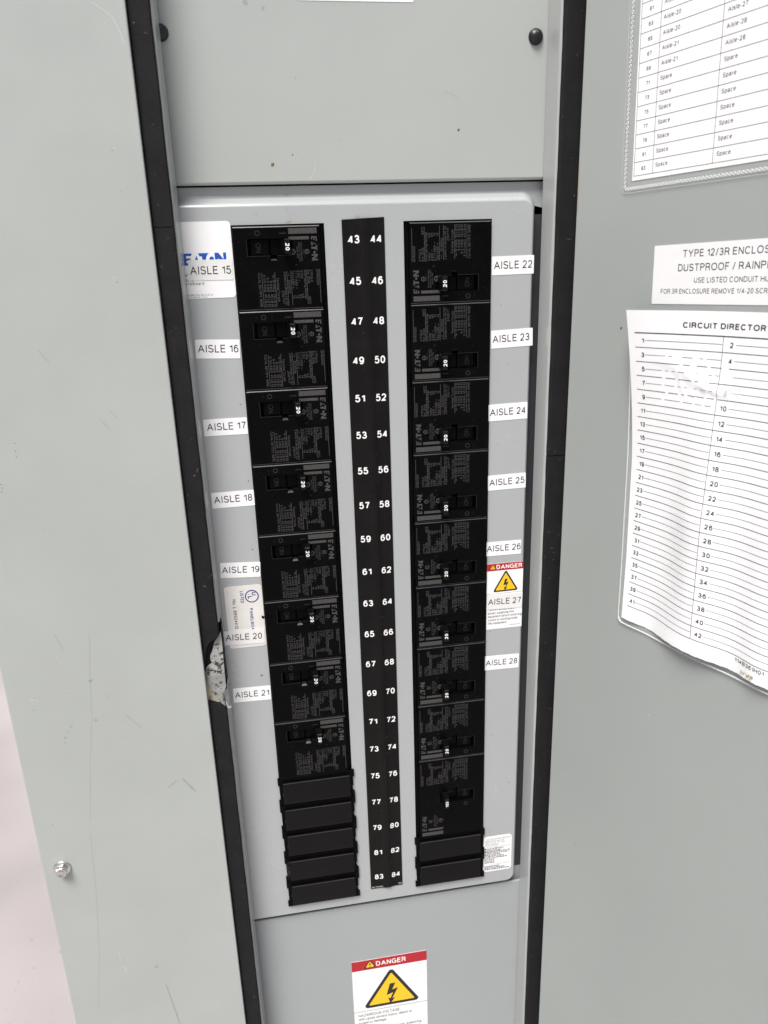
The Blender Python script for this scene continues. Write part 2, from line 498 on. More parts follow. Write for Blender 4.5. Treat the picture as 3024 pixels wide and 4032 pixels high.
def glyphs(t, bold=0):
    """lettering at cap height 1 as stroked centre lines: vertices (x, y, layer), faces, width"""
    key = (t, bold)
    if key in _g:
        return _g[key]
    wt = .115 + bold * 3.0
    h = wt / 2
    V, F = [], []
    px = 0
    gap = .19 - max(0, bold) * 1.2
    for ch in t:
        if ch == ' ':
            px += .36
            continue
        wd, strokes = FONT[ch]
        iw = max(.01, wd - max(0, bold) * 2) if wd > .1 else wd
        for si, st in enumerate(strokes):
            P = [Vector((px + h + x * iw, h + y * (1 - wt), 0)) for x, y in st]
            closed = (P[0] - P[-1]).length < 1e-5 and len(P) > 4
            if closed:
                P = P[:-1]
            n = len(P)
            b0 = len(V)
            for i in range(n):
                a = P[i - 1] if (i or closed) else None
                c = P[(i + 1) % n] if (i < n - 1 or closed) else None
                d0 = (P[i] - a).normalized() if a is not None else None
                d1 = (c - P[i]).normalized() if c is not None else None
                if d0 is None:
                    d0 = d1
                if d1 is None:
                    d1 = d0
                n0 = Vector((-d0.y, d0.x, 0))
                n1 = Vector((-d1.y, d1.x, 0))
                m = n0 + n1
                m = m.normalized() if m.length > 1e-4 else n0
                k = h / max(.42, m.dot(n0))
                q, r_ = P[i] + m * k, P[i] - m * k
                V.append((q.x, q.y, si))
                V.append((r_.x, r_.y, si))
            for i in range(n if closed else n - 1):
                j = (i + 1) % n
                F.append((b0 + 2 * i + 1, b0 + 2 * j + 1, b0 + 2 * j, b0 + 2 * i))
        px += iw + wt + gap
    _g[key] = (V, F, max(px - gap, .01))
    return _g[key]


def empty(name, at, rot=(0, 0, 0)):
    o = bpy.data.objects.new(name, None)
    o.empty_display_size = .02
    COL.objects.link(o)
    o.location = W(*at)
    o.rotation_euler = rot
    return o


def tag(o, label=None, cat=None, group=None, kind=None):
    for k, v in (('label', label), ('category', cat), ('group', group), ('kind', kind)):
        if v:
            o[k] = v
    return o


def rrect(x0, x1, z0, z1, r, n=6, corners=(1, 1, 1, 1)):
    """rounded rectangle, counter-clockwise from bottom left; corners = bl, br, tr, tl"""
    pts = []
    for i, (cx, cz, a) in enumerate(((x0, z0, 180), (x1, z0, 270), (x1, z1, 0), (x0, z1, 90))):
        if not corners[i] or r == 0:
            pts.append((cx, cz))
            continue
        mx = cx + (r if cx == x0 else -r)
        mz = cz + (r if cz == z0 else -r)
        for j in range(n + 1):
            t = R(a + 90 * j / n)
            pts.append((mx + r * math.cos(t), mz + r * math.sin(t)))
    return pts


def rtri(a, b, c, r, n=6):
    """triangle grown outward by r with round corners"""
    P = [Vector(a), Vector(b), Vector(c)]
    if (P[1] - P[0]).cross(P[2] - P[0]) < 0:
        P = [P[0], P[2], P[1]]
    out = []
    for i in range(3):
        p, q, s = P[i - 1], P[i], P[(i + 1) % 3]
        n0 = Vector(((q - p).y, -(q - p).x)).normalized()
        n1 = Vector(((s - q).y, -(s - q).x)).normalized()
        a0 = math.atan2(n0.y, n0.x)
        a1 = math.atan2(n1.y, n1.x)
        if a1 < a0:
            a1 += 2 * math.pi
        for j in range(n + 1):
            t = a0 + (a1 - a0) * j / n
            out.append((q.x + r * math.cos(t), q.y + r * math.sin(t)))
    return out


rnd = random.Random(7)


def blob(mb, x, z, r, y, k, stretch=1, rot=0):
    n = 9
    ca, sa = math.cos(R(rot)), math.sin(R(rot))
    pts = []
    for i in range(n):
        a = 6.2832 * i / n
        q = r * rnd.uniform(.55, 1.1)
        u, v = q * math.cos(a) * stretch, q * math.sin(a)
        pts.append((x + u * ca - v * sa, z + u * sa + v * ca))
    mb.poly(pts, y, k)


# ================================================================== the setting
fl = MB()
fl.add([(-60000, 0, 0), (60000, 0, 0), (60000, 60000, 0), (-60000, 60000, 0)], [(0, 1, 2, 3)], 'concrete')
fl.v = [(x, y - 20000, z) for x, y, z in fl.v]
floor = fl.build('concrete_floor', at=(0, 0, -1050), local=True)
tag(floor, kind='structure')

# ================================================================== enclosure
YF = -11            # flange that carries the gasket
YG = -15.5          # gasket face
YC = -18.5          # front cover face
TOP, BOT = 330, -900
enc = tag(empty('electrical_enclosure', (0, 0, -1047)),
          'tall grey painted steel enclosure with black foam gaskets around its open doorway', 'enclosure')
E0 = (0, 0, 1047)


def part(mb, name, parent=enc, base=-1047):
    o = mb.build(name, parent=parent, at=(0, 0, 0), local=True)
    o.location = (0, 0, -base * .001)
    return o


b = MB()
b.box(-250, 152, 198, 200, -1047, 420, 'plate')
b.box(-250, -248, YF + 2, 198, -1047, 420, 'cover')
b.box(150, 152, YF + 2, 198, -1047, 420, 'cover')
b.box(-248, 150, YF + 2, 198, 418, 420, 'cover')
b.box(-248, 150, YF + 2, 198, -1047, -1045, 'cover')
part(b, 'body')
b = MB()
b.box(-118, 145, 30, 31, BOT, TOP, 'steel_dark')
part(b, 'back_plate')
b = MB()                     # flange round the doorway
b.box(-250, -109.6, YF, YF + 1.8, -1047, 420, 'plate')
b.box(129.2, 152, YF, YF + 1.8, -1047, 420, 'plate')
b.box(-109.6, 129.2, YF, YF + 1.8, TOP, 420, 'plate')
b.box(-109.6, 129.2, YF, YF + 1.8, -1047, BOT, 'plate')
part(b, 'front_flange')


def lip_profile(xf, s, yend, yfront=YF):
    """bent return: from the flange round a small radius and back into the cabinet. s=+1 for the left side"""
    r = 2.2
    pr = [(xf - s * r, yfront)]
    for i in range(1, 7):
        a = R(90 * i / 6)
        pr.append((xf - s * r + s * r * math.sin(a), yfront + r - r * math.cos(a)))
    pr += [(xf + s * .5, yfront + 8), (xf + s * 1.3, yend)]
    return pr if s < 0 else list(reversed(pr))


b = MB()
b.extrude(lip_profile(-107.4, 1, 2.2), -251, TOP, 'lip')
b.extrude(lip_profile(-107.4, 1, 2.2), BOT, -305, 'lip')
b.extrude([(-106.1, 2.2), (-106.5, -2), (-106.9, -6.5)], -305, -251, 'lip')    # torn off short where the latch ripped it
part(b, 'doorway_lip')
b = MB()
pr = lip_profile(127.4, -1, 6.4)
b.extrude(pr, BOT, TOP, 'lip')
part(b, 'doorway_lip')

gk = [(-120.7, -108.5)]


def gasket(x0, x1, z0, z1, top=None, bot=None):
    b = MB()
    n = 14
    lo = bot or [(x0, z0), (x1, z0)]
    hi = top or [(x1, z1), (x0, z1)]
    c = .7
    cx = (x0 + x1) / 2
    zr_, zl_ = (lo[-1][1], hi[0][1]), (hi[-1][1], lo[0][1])
    k = max(3, int(abs(zr_[1] - zr_[0]) / 6))
    wob = lambda z: .08 * math.sin(z * .11 + x0) + .05 * math.sin(z * .37) + rnd.gauss(0, .03)
    pts = (lo + [(x1 + wob(zr_[0] + (zr_[1] - zr_[0]) * i / k), zr_[0] + (zr_[1] - zr_[0]) * i / k) for i in range(1, k)] + hi +
           [(x0 + wob(zl_[0] + (zl_[1] - zl_[0]) * i / k), zl_[0] + (zl_[1] - zl_[0]) * i / k) for i in range(1, k)])
    inner = [(x + (c if x < cx else -c) * (1 if abs(x - cx) > (x1 - x0) * .45 else 0), z) for x, z in pts]
    m = len(pts)
    vs = [(x, YF - .02, z) for x, z in pts] + [(x, YG + c, z) for x, z in pts] + [(x, YG, z) for x, z in inner]
    fs = []
    for r_ in range(2):
        for i in range(m):
            j = (i + 1) % m
            fs.append((r_ * m + i, r_ * m + j, (r_ + 1) * m + j, (r_ + 1) * m + i))
    b.add(vs, fs, 'gasket')
    b.poly(inner, YG, 'gasket')
    return part(b, 'gasket')


gasket(-120.7, -108.5, 9.6, TOP)
gasket(-120.7, -108.5, -282, 9.1,
       bot=[(-120.7, -281), (-119, -272), (-117.8, -267), (-115.5, -263.6), (-113.4, -262.6), (-111.3, -261.4), (-108.5, -259.2)])
gasket(-120.7, -108.5, BOT, -312,
       top=[(-108.5, -320.4), (-109.6, -317.2), (-111.4, -315.6), (-112.8, -314.0), (-114.3, -314.3), (-116, -313.4), (-117.6, -312.9), (-119.2, -312.2), (-120.7, -311.4)])
gasket(128.6, 143, -146.4, TOP)
gasket(128.6, 143, BOT, -147.0)

# torn strip of the doorway edge
b = MB()
b.poly([(-121, -252), (-108.3, -252), (-108.3, -262), (-112, -272), (-115.6, -284), (-121.2, -288)], YF - .5, 'gasket')
tp = [(-107.3, -258.0), (-109.4, -261.3), (-112.4, -265.1), (-114.1, -270.8), (-116.2, -275.6), (-116.5, -278.3), (-115.4, -281.6), (-118.4, -283.0), (-120.1, -284.7), (-119.6, -291.3),
      (-120.1, -295.9), (-118.3, -302.3), (-115.9, -307.4), (-111.4, -316.1), (-108.6, -320.3), (-108.2, -317.8), (-109.6, -310.0), (-109.0, -304.4), (-107.6, -301.3), (-107.5, -290.5), (-107.3, -278.9),
      (-107.1, -268.4)]


def tw(x, z):
    t = max(0, 1 - abs(z + 288) / 32)
    return -.9 * t - .5 * math.sin(z * .4 + x) * t - max(0, (x + 113)) * .12 * t


b.poly(tp, YF - 1.3, 'chipped', warp=tw)
tpb = [(x, YF - 1.3 + tw(x, z), z) for x, z in tp]
n_ = len(tp)
b.add(tpb + [(x, YF, z) for x, _, z in tpb], [((i + 1) % n_, i, n_ + i, n_ + (i + 1) % n_) for i in range(n_)], 'chipped')
for cx, cz, r_ in ((-114.6, -279.0, .8), (-113.8, -280.4, .6), (-115.2, -277.6, .5), (-113.2, -279.0, .45), (-119.2, -292.4, .55), (-116.9, -297.0, .5), (-119.6, -288.0, .4), (-110.3, -314.0, .5), (-111.0, -312.6, .4)):
    y_ = YF - 1.3 + tw(cx, cz) - .05
    b.add([(cx - r_, y_, cz - r_ * .6), (cx + r_ * .5, y_ - .5, cz - r_), (cx + r_, y_ - .05, cz + r_ * .5), (cx - r_ * .4, y_ - .35, cz + r_)], [(0, 1, 2), (0, 2, 3)], 'bright')
for i in range(34):
    cz = rnd.uniform(-303, -264)
    cx = rnd.gauss(-112.3, 1.4)
    if cx < -116 or cx > -108.6 or (cz > -271 and cx < -112):
        continue
    r_ = rnd.uniform(.25, .85)
    blob(b, cx, cz, r_, YF - 1.3 + tw(cx, cz) - .12, 'dirt', 1.3, rnd.uniform(40, 130))
b.line([(-110.6, -303.2), (-110.0, -308), (-109.6, -313), (-108.9, -317)], .7, YF - 2.0, 'dirt')
# curled ends of the ripped lip
cv, cf = [], []
for j in range(9):
    a = R(-30 + 26 * j)
    for dy in (-1.5, 4):
        cv.append((-107.2 + 2.0 * math.cos(a) - 1.4, YF + dy, -317.4 + 2.0 * math.sin(a) * .9))
for j in range(8):
    cf.append((2 * j, 2 * j + 2, 2 * j + 3, 2 * j + 1))
b.add([(-109.0, YF - 2.2, -314), (-107.8, YF - 2.4, -319.2), (-105.6, YF - 1.6, -319.6), (-105.3, YF - .6, -318.4), (-106.0, YF - 1.2, -318.0), (-107.2, YF - 1.9, -317.6), (-108.3, YF - 1.8, -313.4)],
      [(0, 1, 5, 6), (1, 2, 4, 5), (2, 3, 4)], 'plate', True)
b.add([(-107.4, YF - 1.6, -300.6), (-106.4, YF - 2.2, -298.2), (-105.7, YF - 2.4, -294.4), (-105.0, YF - 1.8, -294.2), (-105.5, YF - 1.2, -298.8), (-106.8, YF - .8, -301.6)],
      [(0, 5, 4, 1), (1, 4, 3, 2)], 'bright', True)
tag(part(b, 'torn_strip'), 'torn and scraped edge strip with chipped paint')
b = MB()
b.poly([(-121.2, -284.7), (-121.4, -315), (-117.2, -316), (-113.4, -317), (-112.8, -313), (-114.6, -307.5), (-118.0, -302.3), (-119.6, -296), (-119.4, -289)], YF - .25, 'adhesive')
for i in range(16):
    blob(b, rnd.uniform(-120.6, -115), rnd.uniform(-314, -303), rnd.uniform(.15, .4), YF - .33, 'dirt')
part(b, 'adhesive_residue')
b = MB()
b.rect(-109.4, -106.2, -305, -251, YF + 6, 'hole')
part(b, 'torn_gap')

# ------------------------------------------------------------------ front cover on the left
cov = tag(empty('front_cover', (-187, YC, -1047)), 'wide flat grey cover sheet left of the open doorway, lightly scuffed, one hex bolt', 'cover panel')
b = MB()
X0, X1 = -253.5, -121.0
b.box(X0, X1, YC, YC + 2.2, -1030, 405, 'cover', .7)
b.box(X0 + .05, X0 + 2, YC + 2.2, YC + 16, -1030, 405, 'cover')
y_ = YC - .05
for pts in ([(-193.1, -247.0), (-197.3, -278.9), (-200.9, -312.1), (-206.6, -343.3), (-215.7, -407.9)], [(-215.7, -407.9), (-219.4, -459.7), (-225.3, -519.5), (-236.5, -593.8)]):
    fine = []
    for (a0, c0), (a1, c1) in zip(pts, pts[1:]):
        for q in range(6):
            t = q / 6
            fine.append((a0 + (a1 - a0) * t + rnd.gauss(0, .12), c0 + (c1 - c0) * t))
    b.line(fine, .22, y_, 'scuff')
for (p, q, wd) in (((-178.4, -310.9), (-169.1, -323.1), .8), ((-145.1, -371.0), (-136.9, -383.2), 1.6), ((-156.5, -376.9), (-150.2, -371.7), .8), ((-179.7, -564.6), (-174.0, -606.7), 1.1),
                   ((-189.1, -293.6), (-187, -297.3), .5), ((-215.1, -244.5), (-210.9, -257.6), .6), ((-159.4, -95.8), (-155.3, -101.1), .55), ((-165.2, -101.2), (-160.7, -108.3), .5),
                   ((-194.4, -58.3), (-189.6, -65.4), .5)):
    k = 7
    for i in range(k):
        t = (i + .5) / k
        L = math.hypot(q[0] - p[0], q[1] - p[1])
        blob(b, p[0] + (q[0] - p[0]) * t, p[1] + (q[1] - p[1]) * t, wd * rnd.uniform(.4, .7), y_ - .004 * i, 'scuff', max(1.6, L / k / wd * 1.7), math.degrees(math.atan2(q[1] - p[1], q[0] - p[0])))
for i, (x, z) in enumerate(((-184.8, -543.8), (-197.3, -281.7), (-198.4, -313.2), (-215.3, -315.8), (-217.6, -319.5), (-220.7, -324.4), (-221.1, -328.3), (-182.1, -330.0), (-135.8, 28.7), (-137.3, 50.3))):
    blob(b, x, z, (1.5, 1.3, 1.2, .8, .6, .9, .6, .5, .5, .5)[i], y_, 'scuff', 1.5, 30)
for x, z in ((-237.4, -299.7), (-240.3, -395.8), (-144.4, -20.4), (-217.4, -112.9), (-217.9, -117.9), (-218.0, -121.6), (-230.0, -138.4), (-229.4, -140.6), (-230.6, -143.2)):
    blob(b, x, z, .38, y_, 'dirt')
b.line([(-239.2, -291.7), (-236.3, -291.5), (-233.4, -293.3)], .5, y_, 'scratch')
b.line([(-237.6, -291.5), (-237.4, -295)], .35, y_, 'scratch')
b.line([(-211.1, -522.5), (-210.6, -533.5)], .3, y_, 'scratch')
b.line([(-209.7, -537.4), (-207.9, -544.2)], .5, y_, 'scratch')
b.line([(-138.0, 122.1), (-132.5, 118.6), (-128.4, 115.3), (-125.6, 109), (-124.1, 103.0)], .5, y_, 'scratch')
for x, z in ((-213.8, -287.1), (-233.3, -529.5), (-216.7, -261.6), (-146, -18), (-136.5, 51.5)):
    blob(b, x, z, .6, y_, 'scratch')
for i in range(60):
    blob(b, rnd.uniform(-250, -124), rnd.uniform(-640, 130), rnd.uniform(.1, .3), y_, rnd.choice(('scuff', 'scratch', 'scratch')), rnd.uniform(1, 3), rnd.uniform(0, 180))
part(b, 'cover_sheet', cov)
cov.children[0].location = Vector((.187, -YC * .001, 1.047))
b = MB()
bx, bz = -239.6, -434.8
b.lathe(bx, bz, [(6.4, YC), (6.4, YC - .5), (6.0, YC - 1.3), (5.2, YC - 1.6)], 'zinc')
hx = [(bx + 4.6 * math.cos(R(60 * i + 12)), bz + 4.6 * math.sin(R(60 * i + 12))) for i in range(6)]
hx2 = [(bx + 3.9 * math.cos(R(60 * i + 12)), bz + 3.9 * math.sin(R(60 * i + 12))) for i in range(6)]
vs = [(x, YC - 1.5, z) for x, z in hx] + [(x, YC - 5.4, z) for x, z in hx] + [(x, YC - 6.1, z) for x, z in hx2]
b.add(vs, [(6 * r_ + i, 6 * r_ + (i + 1) % 6, 6 * r_ + 6 + (i + 1) % 6, 6 * r_ + 6 + i) for r_ in range(2) for i in range(6)], 'zinc')
b.lathe(bx, bz, [(3.85, YC - 6.1), (3.0, YC - 6.15), (2.6, YC - 5.7)], 'zinc')
bo = part(b, 'hex_bolt', cov)
bo.location = Vector((.187, -YC * .001, 1.047))

# ------------------------------------------------------------------ cover plates above and below
YU = 7
up = tag(empty('upper_cover_plate', (10, YU, 33)), 'plain grey steel plate at the top of the doorway, above the raised breaker panel', 'cover plate')
b = MB()
pr = [(0, 0)]
zb = 33.4
prof = [(YU + 4, zb + .2), (YU + 1.6, zb), (YU + .8, zb + .25), (YU + .25, zb + .8), (YU, zb + 1.7)]
vs, fs = [], []
for x in (-119, 143):
    vs += [(x, y, z) for y, z in prof]
c = len(prof)
b.add(vs, [(i, i + c, i + c + 1, i + 1) for i in range(c - 1)], 'plate', True)
b.rect(-119, 143, zb + 1.7, 326, YU, 'plate')
y_ = YU - .05
blob(b, -47.5, 44.4, 1.3, y_, 'rust', 1.2, 80)
blob(b, -47.2, 44.2, .7, y_ - .02, 'dirt')
for i in range(14):
    blob(b, -48.2 + rnd.gauss(0, .35), 47 + i * 1.15, rnd.uniform(.08, .2), y_, 'scuff', 1, 0)
for x, z, r_, k in ((-30.5, 91.7, .6, 'scuff'), (-33.8, 92.0, .35, 'scuff'), (-31.7, 51.1, .45, 'scuff'), (-35.2, 49.8, .5, 'dirt'), (69.6, 62.9, .75, 'dirt'), (-6.4, 57.9, .5, 'scuff'), (-56.8, 130.1, 1.6, 'scuff'), (-46.9, 127.2, 1.0, 'scuff')):
    blob(b, x, z, r_, y_, k, 1.3, 60)
b.line([(59.6, 84.0), (61.6, 83.6), (64.4, 83.6), (66.8, 82.2), (69.3, 81.2)], .25, y_, 'scuff')
b.line([(-21.6, 44.4), (-22.0, 41), (-23.0, 38.9), (-24.2, 37.4), (-25.1, 35.4)], .3, y_, 'scratch')
b.line([(-24.2, 37.4), (-26.6, 36.2)], .3, y_, 'scratch')
for i in range(40):
    blob(b, rnd.uniform(-100, 120), rnd.uniform(36, 135), rnd.uniform(.08, .22), y_, rnd.choice(('scuff', 'scratch')), rnd.uniform(1, 2.5), rnd.uniform(0, 180))
o = b.build('plate', parent=up, at=(0, 0, 0), local=True)
o.location = Vector((-10, -YU, -33)) * .001
for i, x in enumerate((118.4, -106.2)):
    b = MB()
    z = 114.4
    b.lathe(x, z, [(4.7, YU)] + [(4.7 * math.cos(R(a)), YU - 3.6 * math.sin(R(a))) for a in (10, 25, 40, 55, 70, 82)], 'dome')
    if i == 0:
        b.line([(x - 2.6, z - 2.8), (x + 2.4, z + 2.9)], .25, YU - 3.75, 'emboss')
    o = b.build('hole_plug', parent=up, at=(0, 0, 0), local=True)
    o.location = Vector((-10, -YU, -33)) * .001

lo = tag(empty('lower_cover_plate', (10, YU, BOT)), 'plain grey steel plate at the bottom of the doorway, below the breakers', 'cover plate')
b = MB()
b.box(-119, 143, YU, YU + 1.6, BOT + 2, -540.2, 'lowplate', .6)
for i in range(22):
    blob(b, rnd.uniform(-100, 120), rnd.uniform(-720, -548), rnd.uniform(.1, .25), YU - .05, rnd.choice(('scuff', 'scratch')), rnd.uniform(1, 2.5), rnd.uniform(0, 180))
o = b.build('plate', parent=lo, at=(0, 0, 0), local=True)
o.location = Vector((-10, -YU, -BOT)) * .001

# ------------------------------------------------------------------ raised breaker panel
YP = 3.0
pan = tag(empty('raised_panel', (10, 12, -560)), 'raised blue grey steel panel with two tall cut-outs full of black breakers', 'panel front')
b = MB()
steps = [(0, 12), (.8, 11.7), (1.8, 10.6), (3.2, 7.6), (4.6, 4.6), (5.8, 3.4), (7.0, YP)]
rings = []
for ins, y in steps:              # a long slope at the top, nearly upright sides elsewhere
    q = 7.0 - ins
    rings.append((rrect(-115 - q * .3, 118.3 + q * .62, -533.6 - q * .5, 20.6 + q, 6.5 + q * .45, 8), y))
c = len(rings[0][0])
vs = [(x, y, z) for pts, y in rings for x, z in pts]
b.add(vs, [(r_ * c + i, r_ * c + (i + 1) % c, (r_ + 1) * c + (i + 1) % c, (r_ + 1) * c + i) for r_ in range(len(rings) - 1) for i in range(c)], 'pan', True)
b.rect(118, 145, -545, 12.6, 12.8, 'groove_shade')  # dark strip: the groove's shade put in as colour
b.rect(100, 145, -560, -528.5, 12.6, 'pan')
b.add([(x, 12, z) for x, z in rings[0][0]] + [(x, 28, z) for x, z in rings[0][0]], [(c + i, c + (i + 1) % c, (i + 1) % c, i) for i in range(c)], 'pan')
LW = (-76.3, -18.4)
RW = (32.4, 90.9)
WZ = (-522.6, 10.1)
holes = [[(a, WZ[0]), (a, WZ[1]), (c_, WZ[1]), (c_, WZ[0])] for a, c_ in (LW, RW)]
b.poly(rings[-1][0], YP, 'pan', holes=holes)
for h in holes:
    vs = [(x, YP, z) for x, z in h] + [(x, YP + 2, z) for x, z in h]
    b.add(vs, [(i, (i + 1) % 4, 4 + (i + 1) % 4, 4 + i) for i in range(4)], 'steel_dark')
top = [q for q in rings[0][0] if q[1] > 12.5]          # flange only along the top
top = sorted(top, key=lambda q: -q[0])
b.poly([(-124, 12.5), (-124, 32.6), (145, 32.6), (145, 12.5)] + top, 12, 'pan')
b.rect(-124, 145, 32.6, 32.61, 12, 'pan')
b.add([(-124, 12, 32.6), (145, 12, 32.6), (145, 13.5, 32.6), (-124, 13.5, 32.6)], [(0, 1, 2, 3)], 'pan')
y_ = YP - .05
for x, z, r_, k in ((96.7, -382.7, .9, 'tan'), (92.6, -378.6, .5, 'tan'), (112.3, -431.0, 1.1, 'tan'), (97.2, -479.1, .8, 'tan'), (29.8, -370.5, .7, 'tan'), (29.9, -366, .4, 'tan'),
                    (-79.8, -101.0, .42, 'dirt'), (-79.1, -153.9, .5, 'dirt'), (-80.6, -203.8, .5, 'dirt'), (-82.0, -304.6, .8, 'dirt'), (-39.8, 11.2, 1.1, 'tan'), (-41.5, 11.0, .7, 'tan'), (-38.6, 13, .5, 'scuff'),
                    (-60, 16, .7, 'scuff'), (98, -44.3, .35, 'dirt'), (104, -84, .3, 'dirt'), (97.5, -140.5, .3, 'dirt'), (94, -288, .35, 'dirt'), (112, -140, .5, 'scuff'), (-40.5, 15.5, .5, 'scuff'), (-41, 18.5, .6, 'tan')):
    blob(b, x, z, r_, y_, k, 1.25, rnd.uniform(0, 90))
blob(b, -40.2, 27.2, .9, 11.8, 'tan', 2, 0)
blob(b, -37.6, 31.3, .4, 11.9, 'scuff', 1, 60)
for i in range(40):
    blob(b, rnd.choice((rnd.uniform(-104, -78), rnd.uniform(92, 116), rnd.uniform(-17, 31))), rnd.uniform(-528, 18), rnd.uniform(.06, .18), y_, rnd.choice(('scuff', 'dirt', 'scratch')))
blob(b, 3, 13.2, 1.5, y_, 'scuff', 1.6, 0)
o = b.build('panel_sheet', parent=pan, at=(0, 0, 0), local=True)
o.location = Vector((-10, -12, 560)) * .001

# ------------------------------------------------------------------ numbered strip
b = MB()


def strip_y(x):
    e = lambda c_, w_: math.exp(-((x - c_) / w_) ** 2)
    return 2.55 - 1.5 * e(7.2, 4.2) - .35 * e(9.0, .7) + .25 * e(3.4, .9)


xs = [-7.3 + 27.2 * i / 34 for i in range(35)]
za, zb_ = -520.4, 12.3
vs, fs = [], []
for z in (zb_, za):
    vs += [(x, strip_y(x), z + (1.0 * (x - 6) / 27 if z > 0 else .6 * math.exp(-((x - 8) / 4) ** 2))) for x in xs]
k_ = len(xs)
b.add(vs, [(k_ + i, k_ + i + 1, i + 1, i) for i in range(k_ - 1)], 'tapeblack', True)
for i in range(k_ - 1):
    pass
for k in range(21):
    for j, x in ((0, 0), (1, 14.4)):
        t = str(43 + 2 * k + j)
        b.text(t, x, -25.4 * k - 2.55, 5.0, 0, 'white', width=7.2 if t not in ('51', '61', '71', '81') else 6.6, align='C', bold=.024, warp=lambda a, c_: strip_y(a) - .12)
b.text('32C1121H09A', -6.5, -519.4, 1.3, 0, 'white', width=9.5, warp=lambda a, c_: strip_y(a) - .12)
b.text('R03', 16.4, -519.0, 1.3, 0, 'white', width=2.8, warp=lambda a, c_: strip_y(a) - .12)
for i in range(46):
    z = rnd.uniform(-510, 5)
    blob(b, rnd.choice((4.2, 9.6, 3.2, 10.5)) + rnd.gauss(0, .4), z, rnd.uniform(.12, .5), 0.3, 'emboss', rnd.uniform(1, 3), 90)
o = b.build('number_strip', at=(6, 3, -520))
tag(o, 'long black strip of white circuit numbers 43 to 84 between the breaker columns', 'number strip')


# ------------------------------------------------------------------ breakers
def logo(b, x, z, L, H, y, k, rot=0):
    """the maker's word mark: E, A, T, dot and N as heavy blocks; L long, H high, baseline start x,z"""
    ca, sa = math.cos(R(rot)), math.sin(R(rot))

    def pg(pts):
        q = []
        for a, c_ in pts:
            a, c_ = a * L, c_ * H
            q.append((x + a * ca - c_ * sa, z + a * sa + c_ * ca))
        b.poly(q, y, k)
    pg([(0, 0), (.115, 0), (.13, .2), (.06, .2), (.06, .4), (.15, .4), (.165, .6), (.06, .6), (.06, .8), (.18, .8), (.198, 1), (0, 1)])
    pg([(.215, 0), (.375, 0), (.355, .27), (.245, .27)])
    pg([(.258, .42), (.338, .42), (.30, .82)])
    pg([(.43, 0), (.515, 0), (.515, .3), (.525, .62), (.555, .85), (.60, 1), (.345, 1), (.372, .74), (.43, .74)])
    n = 18
    pg([(.655 + .055 * math.cos(6.2832 * i / n), .5 + .055 * L / H * math.sin(6.2832 * i / n)) for i in range(n)])
    pg([(.73, 0), (.80, 0), (.80, .55), (.91, 0), (1, 0), (1, 1), (.93, 1), (.93, .45), (.82, 1), (.73, 1)])


